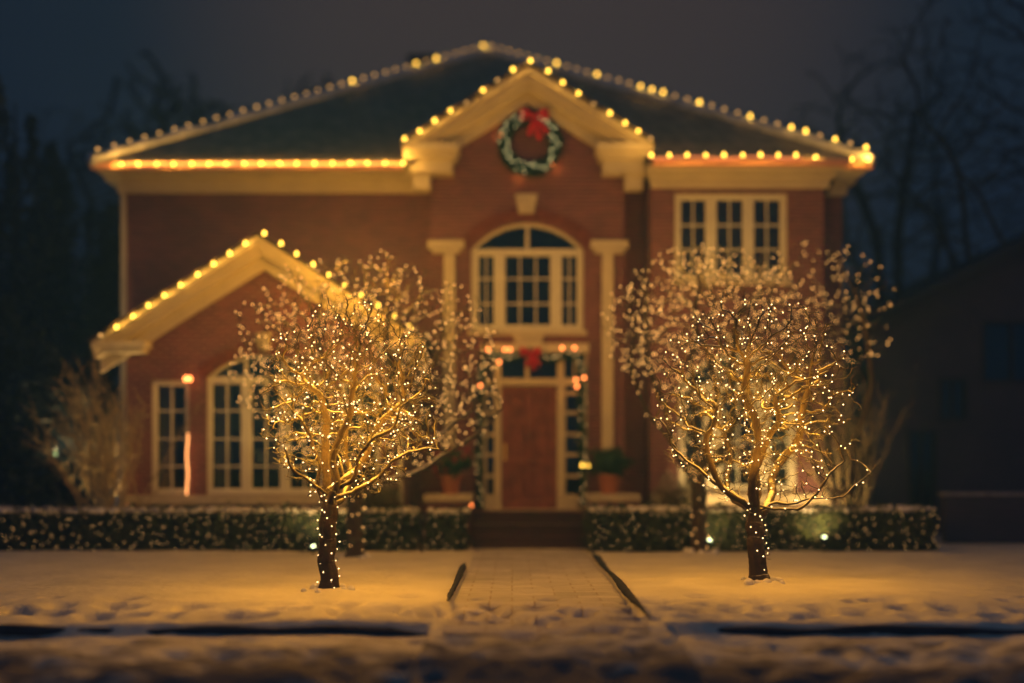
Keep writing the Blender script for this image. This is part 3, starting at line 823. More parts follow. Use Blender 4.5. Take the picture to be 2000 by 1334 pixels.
ppx = [(790,275,'b'),(820,260,'b'),(849,240,'b'),(880,220,'b'),(911,203,'d'),(943,180,'b'),(972,160,'d'),(1002,140,'b'),(1036,123,'b'),(1070,143,'b'),(1099,165,'b'),(1130,186,'b'),(1160,206,'d'),(1192,225,'b'),(1221,244,'b'),(1247,260,'b'),(1270,274,'d')]
bulb_string('yellow bulbs over the steep front gable above the wreath', [W(a, b, 21.36) for a, b, c in ppx], [c for a, b, c in ppx], watt=4.0)
wpx = [(195,658,'d'),(228,643,'b'),(260,622,'b'),(290,601,'b'),(322,581,'b'),(354,561,'b'),(386,541,'b'),(417,520,'b'),(449,500,'b'),(480,480,'b'),(517,460,'b'),(549,480,'b'),(580,500,'b'),(611,521,'b'),(643,541,'b'),(674,561,'b'),(706,581,'b'),(738,601,'b'),(770,621,'b'),(802,642,'b'),(834,658,'d')]
bulb_string('yellow bulbs over the low gable of the left wing', [W(a, b, 19.70) for a, b, c in wpx], [c for a, b, c in wpx], watt=2.5)
# glowing orange strip beside the narrow wing window
rl = MB().tube([W(366, y, 20.16) + Vector((.012*math.sin(y*.09), 0, 0)) for y in range(846, 968, 6)], .018, 6).build('glow_tube', E_STRIP)
tag(rl, 'thin orange glowing strip down the brick pier beside the narrow left window', 'rope light')
for (a, b, Y_, py_, lb) in ((232, 792, 21.47, 323, 'left'), (1268, 1566, 21.0, 308, 'right')):  # glowing tubes added in place of the bulbs' spill on the gutters
    ro = MB().tube([W(x_, py_ + 1.5*math.sin(x_*.05), Y_) for x_ in range(a, b, 8)], .015, 6).build('glow_tube', E_GUTGLOW)
    tag(ro, 'added orange glow tube behind the yellow bulbs of the %s eave' % ('long left' if lb == 'left' else 'short right'), 'rope light', 'added glow tubes on the eaves')
rb = empty('string_lights', W(366, 745, 20.12)); tag(rb, 'lone orange bulb pair at the top of the brick pier between the left wing windows', 'string lights')
for k in range(2):
    o = link('bulb', C9['r'], None, rb, loc=W(363 + 8*k, 745, 20.1)); o.scale = (1.2,)*3

# ================================================================ foliage rings: wreath, garland
def bow(parent_name, c, s, label, cat='bow', parent=None):
    mb = MB(); c = Vector(c)
    def ribbon(pts, wid):
        vs = []
        for p, wv in zip(pts, wid): vs += [c + Vector((p[0]*s, p[1]*s - .05, (p[2] + wv)*s)), c + Vector((p[0]*s, p[1]*s - .02, (p[2] - wv)*s))]
        n = len(pts); fs = [(2*i, 2*i+1, 2*i+3, 2*i+2) for i in range(n-1)]
        mb.add(vs, fs)
    for sg in (-1, 1):
        ribbon([(0, 0, 0), (sg*.35, -.12, .22), (sg*.8, -.16, .30), (sg*.95, -.05, .05), (sg*.7, 0, -.12), (sg*.3, .02, -.05), (0, 0, 0)], [.08, .16, .22, .24, .18, .12, .08])
        mb.v = mb.v
    for (dx, L) in ((-.35, 1.25), (.3, 1.5), (.75, 1.1)):
        ribbon([(0, -.02, 0), (dx*.4, -.12, -.4*L), (dx*.8, -.1, -.75*L), (dx, -.14, -L)], [.05, .13, .16, .16])
        # tails hang: turn the width sideways
        for i in range(len(mb.v)-8, len(mb.v)): pass
    tb = MB()
    for (dx, L) in ((-.3, 1.2), (.32, 1.45), (.8, 1.0)):
        P = [(0, -.06, 0), (dx*.45, -.16, -.4*L), (dx*.8, -.12, -.75*L), (dx, -.16, -L)]
        vs = []
        for i, p in enumerate(P):
            wv = (.06, .14, .17, .17)[i]
            vs += [c + Vector(((p[0]-wv)*s, p[1]*s, p[2]*s)), c + Vector(((p[0]+wv)*s, p[1]*s, (p[2]+.04)*s))]
        tb.add(vs, [(2*i, 2*i+1, 2*i+3, 2*i+2) for i in range(3)])
    mb.v = mb.v; mb.add(tb.v, tb.f); mb.ball(c + Vector((0, -.08*s*2, 0)), .14*s, 1)
    o = mb.build('bow', M_RED, parent, smooth=True)
    sm_ = o.modifiers.new('thickness', 'SOLIDIFY'); sm_.thickness = .008
    if label: tag(o, label, cat)
    return o

WC = W(1035, 282, YC-.14)
wreath = empty('wreath', WC); tag(wreath, 'round green wreath with tiny lights and a red bow under the front gable', 'wreath')
n = 7500; t = rng.uniform(0, 2*math.pi, n); rr = rng.normal(0, 1, (n, 3)); rr /= np.linalg.norm(rr, axis=1)[:, None]; rad = .155 * rng.random(n)**.35
lump = 1 + .18*np.sin(t*5+1) + .12*np.sin(t*11)
Cn = np.stack([WC.x + .50*np.cos(t) + rr[:,0]*rad*lump, WC.y + rr[:,1]*rad*.75, WC.z + .50*np.sin(t) + rr[:,2]*rad*lump], 1)
quadcloud('foliage', Cn, None, .042, M_NEEDLE, wreath, aspect=.16, seed=3)
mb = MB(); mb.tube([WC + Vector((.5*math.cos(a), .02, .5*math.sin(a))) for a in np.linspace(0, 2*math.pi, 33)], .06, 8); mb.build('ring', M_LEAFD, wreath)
bow('bow', WC + Vector((.08, -.06, .50)), .30, None, parent=wreath)
def mini_bulbs(root, pts, r, material, name='bulb', maxn=100, scale=(1, 1, 1)):
    mb = MB(); mb.ball((0,0,0), r, 0); me = bpy.data.meshes.new(name); me.from_pydata(mb.v, [], mb.f); me.materials.append(material)
    pts = sorted(pts, key=lambda p: p[1])
    for p in pts[:maxn]:
        o = link(name, me, None, root, loc=p)
    if len(pts) > maxn:
        mb = MB()
        for p in pts[maxn:]: mb.ball(p, r, 0)
        o = mb.build('bulbs', material, root); o['kind'] = 'stuff'
wp = []
for k in range(62):
    a = 2*math.pi*k/62 + random.uniform(-.05, .05); r0 = .50 + random.choice((-.075, .0, .08)) + random.uniform(-.02, .02)
    if abs(a - 1.45) < .25: continue
    wp.append(WC + Vector((r0*math.cos(a), -.135 - random.uniform(0, .03), r0*math.sin(a))))
mini_bulbs(wreath, wp, .0095, E_WREATH)
for a, rr_ in ((-1.9, .70), (-.72, .68), (2.85, .66)):        # bulbs and point lights added to make the amber rim glow
    link('bulb', C9['r'], None, wreath, loc=WC + Vector((.58*math.cos(a), .04, .58*math.sin(a)))).scale = (.45, .45, .45)
    ld = bpy.data.lights.new('bulb_light', 'POINT'); ld.energy = .55; ld.color = (1, .36, .06); ld.shadow_soft_size = .02
    lo = bpy.data.objects.new('bulb_light', ld); sc.collection.objects.link(lo); lo.parent = wreath; lo.location = (.66*math.cos(a), .02, .66*math.sin(a))

# garland round the door
gl = empty('garland', W(1030, 690, YC-.15)); tag(gl, 'evergreen garland with orange bulbs and a red bow hung round the front door', 'garland')
path = [W(937, 992, YC-.16), W(936, 900, YC-.16), W(938, 800, YC-.16), W(940, 720, YC-.16), W(950, 690, YC-.16), W(990, 700, YC-.16), W(1032, 688, YC-.16), W(1075, 700, YC-.16), W(1120, 690, YC-.16), W(1138, 720, YC-.16), W(1137, 800, YC-.16), W(1139, 900, YC-.16), W(1139, 992, YC-.16)]
P = []
for a, b in zip(path[:-1], path[1:]):
    L = (b-a).length; k = int(L*900)
    for _ in range(k):
        p = a.lerp(b, random.random()); d = Vector([random.gauss(0, 1) for _ in range(3)]).normalized() * .10 * random.random()**.4; d.y *= .7; P.append(p + d)
quadcloud('foliage', [tuple(p) for p in P], None, .04, M_NEEDLE, gl, aspect=.18, seed=8)
bow('bow', W(1036, 690, YC-.30), .22, None, parent=gl)
gp = [(953,686),(986,686),(996,686),(975,710),(1098,683),(1122,683),(1125,745),(1141,741),(1127,758),(1137,912),(1149,912),(920,990),(1149,998),(938,756)]
for i, (a, b) in enumerate(gp):
    link('bulb', C9['r' if i not in (9, 10) else 'b'], None, gl, loc=W(a, b, YC-.30)).scale = (.78,)*3
gm = []
for a, b in zip(path[:-1], path[1:]):
    for k in range(9): gm.append(a.lerp(b, (k + random.random())/8) + Vector((random.uniform(-.07, .07), -.09, random.uniform(-.05, .05))))
mini_bulbs(gl, gm, .010, E_NET)

# ================================================================ trees by space colonisation
def grow(base, fork, limbs, centre, radii, n_attr, seed, step=.085, kill=.15, infl=.55, power=2.4, rmin=.0035, rtrunk=None, wob=.35, shell=.45, trunk_wob=.025):
    g = np.random.default_rng(seed)
    base = np.array(base, float); fork = np.array(fork, float); centre = np.array(centre, float); radii = np.array(radii, float)
    pos = [base]; par = [-1]
    n = max(4, int(np.linalg.norm(fork-base)/step))
    off = np.zeros(3)
    for k in range(1, n+1):
        off = off*.8 + g.normal(0, trunk_wob*.4, 3)*np.array([1, 1, .2])
        pos.append(base + (fork-base)*k/n + off*(1 if k < n else 0)); par.append(len(pos)-2)
    forkid = len(pos)-1
    for li in range(limbs):                    # gnarled main limbs
        az = 2*math.pi*(li + g.uniform(-.3, .3))/limbs
        lo_ = li % 3 == 0
        tgt = centre + radii * np.array([math.cos(az)*(1.12 if lo_ else .66), math.sin(az)*(.9 if lo_ else .62), g.uniform(-.62, -.3) if lo_ else g.uniform(-.2, .5)])
        st = max(0, forkid - int(g.integers(0, max(1, int(.28/step)))))
        p = pos[st].copy(); pid = st; L = np.linalg.norm(tgt-p); ns = int(L*1.0/step)
        d = (tgt-p)/L; d = d + np.array([d[0]*.9, d[1]*.9, -.15]); d /= np.linalg.norm(d)
        for s in range(ns):
            want = tgt-p; want /= np.linalg.norm(want)+1e-9
            d = d*.80 + want*.14 + np.array([0, 0, .035]) + g.normal(0, wob*.35, 3); d /= np.linalg.norm(d)
            p = p + d*step; pos.append(p.copy()); par.append(pid); pid = len(pos)-1
            if np.linalg.norm(tgt-p) < step*2: break
    # attractors
    A_ = g.normal(size=(n_attr, 3)); A_ /= np.linalg.norm(A_, axis=1)[:, None]
    A_ = centre + A_ * (g.random(n_attr)**shell)[:, None] * radii
    A_ = A_[A_[:, 2] > fork[2] - .25]
    pos = np.array(pos); par = list(par)
    D = np.linalg.norm(A_[:, None] - pos[None], axis=2); near = D.argmin(1); nd = D.min(1)
    alive = np.ones(len(A_), bool)
    for it in range(90):
        alive &= nd > kill
        use = alive & (nd < infl*(1 if it > 3 else 3))
        if not use.any(): break
        ids = np.unique(near[use]); new = []; newp = []
        for i in ids:
            m_ = use & (near == i)
            v = A_[m_] - pos[i]; v /= np.linalg.norm(v, axis=1)[:, None]+1e-9
            d = v.sum(0); d = d/(np.linalg.norm(d)+1e-9) + g.normal(0, wob*.5, 3); d /= np.linalg.norm(d)+1e-9
            new.append(pos[i] + d*step); newp.append(int(i))
        new = np.array(new); s0 = len(pos); pos = np.vstack([pos, new]); par += newp
        D = np.linalg.norm(A_[:, None] - new[None], axis=2); j = D.argmin(1); dm_ = D.min(1)
        upd = dm_ < nd; near = np.where(upd, j + s0, near); nd = np.minimum(nd, dm_)
        if len(pos) > 14000: break
    N = len(pos); par = np.array(par)
    kids = [[] for _ in range(N)]
    for i in range(1, N): kids[par[i]].append(i)
    acc = np.zeros(N)
    for i in range(N-1, -1, -1):
        if not kids[i]: acc[i] += rmin**power
        if par[i] >= 0: acc[par[i]] += acc[i]
    rad = acc**(1/power)
    if rtrunk:
        top = rad[0]; e_ = math.log(rtrunk/rmin)/math.log(top/rmin); rad = rmin*(rad/rmin)**e_
    # root flare
    for i in range(0, forkid+1):
        h = np.linalg.norm(pos[i]-base); rad[i] *= 1 + .22*math.exp(-h/.2)
    # chains
    chains = []; stack = [0]
    while stack:
        s = stack.pop(); ch = [s] if par[s] < 0 else [par[s], s]
        i = s
        while kids[i]:
            ks = sorted(kids[i], key=lambda q: -rad[q]); stack.extend(ks[1:]); i = ks[0]; ch.append(i)
        chains.append(ch)
    return pos, rad, chains, forkid

def bark_tube(mb, pts, rr, seed, sides=26, sub=5):
    """a trunk with furrowed bark, knots and a flared foot"""
    g = random.Random(seed); P_, R_ = [], []
    for i in range(len(pts)-1):
        for k in range(sub): t = k/sub; P_.append(pts[i].lerp(pts[i+1], t)); R_.append(rr[i]*(1-t) + rr[i+1]*t)
    P_.append(pts[-1]); R_.append(rr[-1])
    n0 = len(mb.v); mb.tube(P_, R_, sides)
    ph = [g.uniform(0, 6.28) for _ in range(8)]
    for i in range(len(P_)):
        h = P_[i].z
        for k in range(sides):
            a = 2*math.pi*k/sides
            f = 1 + .09*math.sin(3*a + ph[0] + .5*math.sin(h*3 + ph[1])) + .06*math.sin(8*a + ph[2] + .7*math.sin(h*6+ph[3])) + .02*math.sin(h*19 + 2*a + ph[4]) + g.uniform(-.045, .045)
            f += .16*math.exp(-((h-.45-.1*ph[5])/.07)**2)*max(0, math.cos(a-ph[6])) + .5*math.exp(-max(h, 0)/.10)*(.35 + max(0, math.sin(3*a+ph[7])))
            v = Vector(mb.v[n0+i*sides+k]); mb.v[n0+i*sides+k] = tuple(P_[i] + (v-P_[i])*f)

def tree(label, cat, base, fork, limbs, centre, radii, n_attr, seed, material=M_BARK, group=None, snow=True, name='bare_tree', sides_big=8, twigs=True, **kw):
    pos, rad, chains, forkid = grow(base, fork, limbs, centre, radii, n_attr, seed, **kw)
    g = random.Random(seed)
    root = empty(name, base); tag(root, label, cat, group)
    tr = MB(); cr = MB(); sn = MB()
    for ci, ch in enumerate(chains):
        pts = [Vector(pos[i]) for i in ch]; rr = [rad[i] for i in ch]
        if len(ch) > 1 and ci > 0: rr[0] = min(rr[0], rr[1]*1.15)
        r0 = max(rr); sides = 9 if r0 > .05 else (6 if r0 > .015 else 4)
        if ci == 0:
            k = forkid + 1
            # knobbly trunk
            for q in range(min(k, len(pts))): rr[q] *= g.uniform(.985, 1.02)
            bark_tube(tr, pts[:k+1], rr[:k+1], seed); cr.tube(pts[k:], rr[k:], 8)
        else:
            rr2 = [r*g.uniform(.92, 1.1) for r in rr] if r0 > .012 else rr
            cr.tube(pts, rr2, sides)
        if twigs and len(ch) > 1:
            for i in range(1, len(pts)):
                for _tw in range(2 if rr[i] < .014 and g.random() < .42 else 0):
                    d = (pts[i]-pts[i-1]).normalized() + Vector((g.gauss(0, .8), g.gauss(0, .8), g.gauss(0.25, .7))); d.normalize()
                    L = g.uniform(.05, .16); mid = pts[i] + d*L*.5 + Vector((g.gauss(0, .01), 0, g.gauss(0, .01)))
                    cr.tube([pts[i], mid, pts[i]+d*L], [.0042, .0034, .0022], 3, cap=False)
        if snow:
            run = []; 
            def flush():
                if len(run) > 1:
                    P_ = [q[0] for q in run]; R_ = [q[1] for q in run]; R_[0] *= .3; R_[-1] *= .3; sn.tube(P_, R_, 6)
                run.clear()
            for i in range(1, len(pts)):
                d = (pts[i]-pts[i-1]).normalized()
                if rr[i] > .0065 and abs(d.z) < .80 and g.random() > .13:
                    r_ = rr[i]; run.append((pts[i] + Vector((0, 0, r_*.62 + .003)), min(r_*.72, .05)*g.uniform(.7, 1.12)))
                else: flush()
            flush()
    tr.build('trunk', material, root, smooth=True); cr.build('crown', material, root, smooth=True)
    if snow and sn.v: sn.build('snow', M_CSNOW, root, smooth=True)['kind'] = 'stuff'
    if snow and base[2] < -.1:                # snow banked against the foot of the trunk
        bk = MB(); gz0 = float(height(np.array([base[0]]), np.array([base[1]]))[0])
        for k in range(15):
            a_ = g.uniform(0, 2*math.pi); q_ = .15 + g.uniform(0, .14); bk.ball((base[0] + q_*math.cos(a_), base[1] + q_*math.sin(a_), gz0 - .035 + g.uniform(-.01, .015)), g.uniform(.035, .07), 1)
        bk.build('snow', M_SNOW, root, smooth=True)['kind'] = 'stuff'
    return root, pos, rad, chains

def tree_lights(label, base, pos, rad, chains, n, r, material, seed, trunk_pts=None, power=230, nl=22, high=False, group='fairy light strings wound through the trees', rmax=.2, wire=True):
    g = random.Random(seed); root = empty('fairy_lights', base); tag(root, label, 'string lights', group)
    cand = []; wi = MB()
    for ch in chains:
        pts = [Vector(pos[i]) for i in ch]
        if len(pts) < 3: continue
        w_ = [pts[i] + Vector((math.cos(i*1.9), math.sin(i*1.9), 0))*(rad[ch[i]] + .006) for i in range(len(pts))]
        if wire and len(pts) > 6 : wi.tube(w_, .0022, 3, cap=False)
        for i in range(1, len(pts)):
            cand.append((w_[i], rad[ch[i]]))
    g.shuffle(cand)
    P_ = []
    for p, rr in cand:
        if len(P_) >= n: break
        P_.append(p + Vector((g.gauss(0, .012), g.gauss(0, .012), g.gauss(0, .012))))
    if trunk_pts:
        a, b, rt, m_ = trunk_pts; a, b = Vector(a), Vector(b); sp = []
        for k in range(m_*6):
            t_ = k/(m_*6); an = t_*2*math.pi*(m_/3.3); q = a.lerp(b, t_) + Vector((math.cos(an), math.sin(an), 0))*(rt + .012); sp.append(q)
            if k % 6 == 3: P_.append(q + Vector((g.gauss(0, .01), g.gauss(0, .01), 0)))
        wi.tube(sp, .0028, 4)
    if wi.v: wi.build('cable', M_WIRE, root)
    mini_bulbs(root, [tuple(p) for p in P_], r, material)
    for p in (sorted(P_, key=lambda q: -q[2])[:3*nl:3] if high == True else ([q for q in P_ if 1.4 < q[2] < 2.9 and q[1] < base[1] + .6][:nl] if high == 'low' else P_[:nl])):                       # added point lights carry the light these bulbs throw on snow and house
        ld = bpy.data.lights.new('bulb_light', 'POINT'); ld.energy = power / nl; ld.color = (1.0, .42, .03); ld.shadow_soft_size = .16
        lo = bpy.data.objects.new('bulb_light', ld); sc.collection.objects.link(lo); lo.parent = root; lo.location = Vector(p) - Vector(base)
    return root

BFL, BFR = (-2.13, 13.25, -.22), (3.14, 14.35, -.22)
rt, pos, rad, ch = tree('snow dusted small crab apple tree with glowing lights left of the path, nearest the street', 'tree', BFL, (-2.15, 13.3, 1.20), 9, (-1.92, 13.45, 2.28), (1.12, .95, 1.26), 1700, 11, group='small lit trees on the lawn', rtrunk=.092, step=.06, kill=.085, infl=.36, rmin=.0052, wob=.5)
tree_lights('warm white fairy lights wound round the small front tree left of the path', BFL, pos, rad, ch, 560, .0068, E_FAIRY, 1, (BFL, (-2.15, 13.3, 1.15), .100, 44), power=345, nl=90, high='low')
rt, pos, rad, ch = tree('snow dusted small crab apple tree with glowing lights right of the path, nearest the street', 'tree', BFR, (3.06, 14.38, .98), 10, (3.12, 14.5, 2.35), (1.38, 1.05, 1.42), 1600, 23, group='small lit trees on the lawn', rtrunk=.10, step=.065, kill=.095, infl=.4, rmin=.0054, wob=.5)
tree_lights('warm white fairy lights wound round the small front tree right of the path', BFR, pos, rad, ch, 600, .0072, E_FAIRY, 2, ((3.14, 14.35, .3), (3.06, 14.38, .98), .108, 30), power=290, nl=90, high='low')
BBL, BBR = (-2.51, 18.3, -.2), (3.16, 19.0, -.2)
rt, pos, rad, ch = tree('wide lit tree behind the left front tree, close to the hedge', 'tree', BBL, (-2.5, 18.3, 1.1), 10, (-2.40, 18.3, 3.2), (2.25, 1.15, 1.8), 3300, 31, group='small lit trees on the lawn', rtrunk=.12, step=.10, kill=.14, infl=.55, rmin=.005)
tree_lights('soft amber fairy lights through the wide crown behind the left front tree', BBL, pos, rad, ch, 1600, .0100, E_FAIRYB, 3, (BBL, (-2.5, 18.3, 1.1), .13, 18), power=290, nl=44, high=True)
rt, pos, rad, ch = tree('lit tree with a long low limb behind the right front tree, close to the hedge', 'tree', BBR, (3.14, 19.0, 1.25), 9, (3.25, 18.9, 3.85), (1.85, 1.3, 1.35), 2500, 47, group='small lit trees on the lawn', rtrunk=.12, step=.10, kill=.14, infl=.55, rmin=.005)
tree_lights('soft amber fairy lights through the crown behind the right front tree', BBR, pos, rad, ch, 1250, .0100, E_FAIRYB, 4, (BBR, (3.14, 19.0, 1.1), .13, 18), power=105, nl=36, high=True)
BTR = (6.0, 20.5, 0)
rt, pos, rad, ch = tree('many stemmed lit tree at the right corner of the house behind the hedge', 'tree', BTR, (6.0, 20.5, .5), 9, (5.35, 20.1, 4.15), (1.55, 1.1, 1.35), 1000, 59, group='small lit trees on the lawn', rtrunk=.10, step=.12, kill=.18, infl=.65)
tree_lights('soft amber fairy lights in the high crown by the upper right window', BTR, [p for p in pos], rad, [[i for i in c if pos[i][2] > 3.15] for c in ch], 260, .0100, E_FAIRYB, 5, power=14, nl=8)

# ---------------------------------------------------------------- bare shrubs
def shrub(label, base, n, h, spread, seed, material=M_BARK_S, lean=0, cat='shrub', name='bare_shrub'):
    g = random.Random(seed); root = empty(name, base); tag(root, label, cat)
    for k in range(n):
        mb = MB(); az = g.uniform(0, 2*math.pi); out_ = g.uniform(.15, 1)*spread; H = h*g.uniform(.6, 1)
        p = Vector(base) + Vector((g.gauss(0, spread*.16), g.gauss(0, .12), 0)); d = Vector((math.cos(az)*out_ + lean, math.sin(az)*out_*.5, H)).normalized()
        r_ = g.uniform(.010, .022); pts = [p]; L = H/12
        for s in range(12):
            d = (d + Vector((g.gauss(0, .10), g.gauss(0, .10), g.gauss(.02, .05)))).normalized(); p = p + d*L*1.1; pts.append(p)
            if s > 3:
                for _ in range(2):
                    q = p; e2 = (d + Vector((g.gauss(0, .7), g.gauss(0, .7), g.gauss(.1, .4)))).normalized(); tp = [q]
                    for u in range(4):
                        e2 = (e2 + Vector((g.gauss(0, .2), g.gauss(0, .2), g.gauss(0.05, .15)))).normalized(); q = q + e2*g.uniform(.05, .13); tp.append(q)
                    mb.tube(tp, [.006, .005, .004, .003, .002], 3, cap=False)
        mb.tube(pts, [r_*(1 - .75*i/12) for i in range(13)], 5)
        mb.build('stem', material, root)
    return root
shrub('tall bare shrub with many pale stems beside the left corner of the wing', (X(222, 19.9), 19.9, .2), 46, 2.75, 1.15, 5)
shrub('bare upright stems climbing the brick at the right corner of the bay', (X(1668, 21.0), 21.0, .2), 30, 3.2, .9, 6, lean=-.35)

def leaf_shrub(label, c, r, n, seed, material=M_LEAF):
    root = empty('leafy_shrub', (c[0], c[1], 0)); tag(root, label, 'shrub', 'low leafy shrubs under the windows')
    g = np.random.default_rng(seed); d = g.normal(size=(n, 3)); d /= np.linalg.norm(d, axis=1)[:, None]
    P_ = np.array(c) + d*np.array(r)*(g.random(n)**.35)[:, None]*(1 + .2*np.sin(d[:, :1]*7)*np.sin(d[:, 2:]*5+1))
    P_ = P_[P_[:, 2] > .05]
    quadcloud('foliage', P_, d[:len(P_)], .028, material, root, aspect=.5, jit=1.2, seed=seed)
    mb = MB(); gg = random.Random(seed)
    for k in range(16):
        e_ = Vector(c) + Vector((gg.uniform(-1, 1)*r[0], gg.uniform(-1, 1)*r[1], gg.uniform(0, 1)*r[2]))*.8
        mb.tube([(c[0], c[1], 0), (Vector((c[0], c[1], 0)).lerp(e_, .5)) + Vector((gg.gauss(0, .05), 0, 0)), e_], [.012, .008, .004], 4)
    mb.build('stem', M_BARK_S, root)
M_LEAFB = snowy('shrub_leaf', (0.13, 0.11, 0.045), lo=.5, hi=.9, nscale=20, amount=.6)
leaf_shrub('rounded leafy shrub dusted with snow below the right window of the left wing', (X(745, 19.95), 19.95, .85), (.42, .35, .5), 3800, 4, M_LEAFB)
leaf_shrub('loose twiggy shrub under the left side of the right bay window', (X(1318, 20.9), 20.9, .75), (.55, .35, .62), 3600, 5, M_LEAFB)

# ================================================================ hedges with net lights
def hedge(label, lightlabel, x0, x1, y0, y1, z1, seed, dens=1500, netn=None, lights=True):
    root = empty('clipped_hedge', ((x0+x1)/2, (y0+y1)/2, 0)); tag(root, label, 'hedge', 'clipped hedges in front of the house')
    g = np.random.default_rng(seed)
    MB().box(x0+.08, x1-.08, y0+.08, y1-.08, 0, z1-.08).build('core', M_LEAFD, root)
    P_ = []; N_ = []
    def face(n, f, nn):
        u, v = g.random(n), g.random(n); p = f(u, v)
        b = .06*np.sin(p[:, 0]*3.1+seed) * np.sin(p[:, 2]*6+p[:, 1]*5) + .035*np.sin(p[:, 0]*11) + .03*np.sin(p[:, 0]*27+p[:, 2]*19)
        p = p + np.array(nn)*(b + g.normal(0, .038, n))[:, None]
        P_.append(p); N_.append(np.tile(nn, (n, 1)))
    Lx, Ly = x1-x0, y1-y0
    face(int(Lx*z1*dens), lambda u, v: np.stack([x0+u*Lx, np.full_like(u, y0+.04), .02+v*(z1-.04)], 1), (0, -1, 0))
    face(int(Lx*Ly*dens*.8), lambda u, v: np.stack([x0+u*Lx, y0+v*Ly, np.full_like(u, z1-.02)], 1), (0, 0, 1))
    face(int(Ly*z1*dens), lambda u, v: np.stack([np.full_like(u, x0+.04), y0+u*Ly, v*z1], 1), (-1, 0, 0))
    face(int(Ly*z1*dens), lambda u, v: np.stack([np.full_like(u, x1-.04), y0+u*Ly, v*z1], 1), (1, 0, 0))
    P_ = np.concatenate(P_); N_ = np.concatenate(N_)
    quadcloud('foliage', P_, N_, .030, M_HEDGE, root, aspect=.55, jit=.9, seed=seed)
    # broken snow on top
    sn = MB(); gg = random.Random(seed)
    nx = int(Lx/.07)
    for k in range(nx):
        for q in range(int(Ly/.09)):
            if gg.random() < .7:
                sn.ball((x0 + (k+gg.random())*Lx/nx, y0 + .03 + (q+gg.random())*.085, z1 + gg.uniform(-.01, .03)), gg.uniform(.025, .055), 0)
    sn.build('snow', M_SNOW, root)['kind'] = 'stuff'
    if lights:
        lr = empty('net_lights', ((x0+x1)/2, y0, z1)); tag(lr, lightlabel, 'net lights', 'net lights over the hedges')
        pts = []; wi = MB()
        rows = (.08, .20, .32, .44, .56, .66); stp = .14
        k = 0
        while x0 + k*stp < x1:
            for ri, z in enumerate(rows):
                xx = x0 + k*stp + (stp/2 if ri % 2 else 0) + gg.gauss(0, .055)
                if xx < x1 and gg.random() < .86: pts.append((xx, y0 - .03 + gg.gauss(0, .02), min(z*z1/.68 + gg.gauss(0, .035), z1)))
            k += 1
        for z in rows:
            wi.tube([(x0 + j*.17, y0 - .02, z*z1/.68 + (.012 if j % 2 else -.012)) for j in range(int(Lx/.17)+1)], .002, 3, cap=False)
        wi.build('cable', M_WIRE, lr)
        mini_bulbs(lr, pts, .0058, E_NET)
    return root
M_HEDGE = snowy('hedge_foliage', (0.060, 0.078, 0.030), lo=.75, hi=1.15, nscale=9, amount=.5)
YH = 19.4
hedge('long clipped hedge across the lawn left of the garden path', 'net lights on the long left hedge', X(-260, YH), X(812, YH), YH, YH+.85, .68, 1, dens=1100)
hedge('small square clipped hedge block beside the left of the front steps', 'net lights on the small hedge block left of the steps', X(834, YH), X(912, YH), YH+.05, YH+.75, .66, 2)
hedge('clipped hedge running from the right of the steps past the bay window', 'net lights on the hedge right of the steps', X(1152, YH), X(1832, YH), YH, YH+.85, .70, 3)

gb_ = empty('garden_globe', (X(823, 19.3), 19.3, 0)); tag(gb_, 'dark round garden globe on a short post in the gap of the left hedge', 'garden globe')
MB().ball(W(823, 1012, 19.3), .115, 1).build('globe', M_BLACK, gb_, smooth=True); MB().tube([(X(823, 19.3), 19.3, 0), (X(823, 19.3), 19.3, .5)], .025, 8).build('post', M_BLACK, gb_)

# ================================================================ planters by the door
def planter(label, plabel, px, seed, flowers):
    x = X(px, 21.35); c = Vector((x, 21.35, .93))
    pot = MB().lathe([(.15, 0), (.20, .30), (.235, .30), (.235, .36), (.21, .36), (.20, .33), (.01, .33)], c, 20).build('flower_pot', M_TERRA, smooth=False)
    tag(pot, label, 'plant pot', 'terracotta pots by the door')
    pl_ = empty('potted_evergreen', c + Vector((0, 0, .34))); tag(pl_, plabel, 'plant', 'plants in the terracotta pots')
    g = np.random.default_rng(seed); n = 2600; d = g.normal(size=(n, 3)); d /= np.linalg.norm(d, axis=1)[:, None]
    P_ = np.array(c + Vector((0, 0, .58))) + d*np.array((.42, .3, .30))*(g.random(n)**.4)[:, None]*(1+.35*np.sin(d[:, :1]*6+seed)*np.cos(d[:, 2:]*5))
    quadcloud('foliage', P_, None, .045, M_NEEDLE, pl_, aspect=.3, seed=seed)
    if flowers:
        Q = np.array([[c.x + g.uniform(-.4, .35), c.y - g.uniform(.15, .3), c.z + g.uniform(.45, .9)] for _ in range(16)])
        for q_ in Q: quadcloud('flower', q_ + g.normal(0, .018, (7, 3)), np.tile((0, -1, .3), (7, 1)), .045, M_BERRY, pl_, aspect=.6, jit=.8, seed=seed)
    MB().tube([c + Vector((0, 0, .3)), c + Vector((0, 0, .7))], .02, 6).build('stem', M_BARK_S, pl_)
M_BERRY = mat('red_petal', (.35, .05, .05), .6)
planter('terracotta pot on the left brick pedestal', 'evergreen with dull red flowers in the pot left of the door', 880, 4, True)
planter('terracotta pot on the right brick pedestal', 'dark spreading evergreen in the pot right of the door', 1190, 9, False)

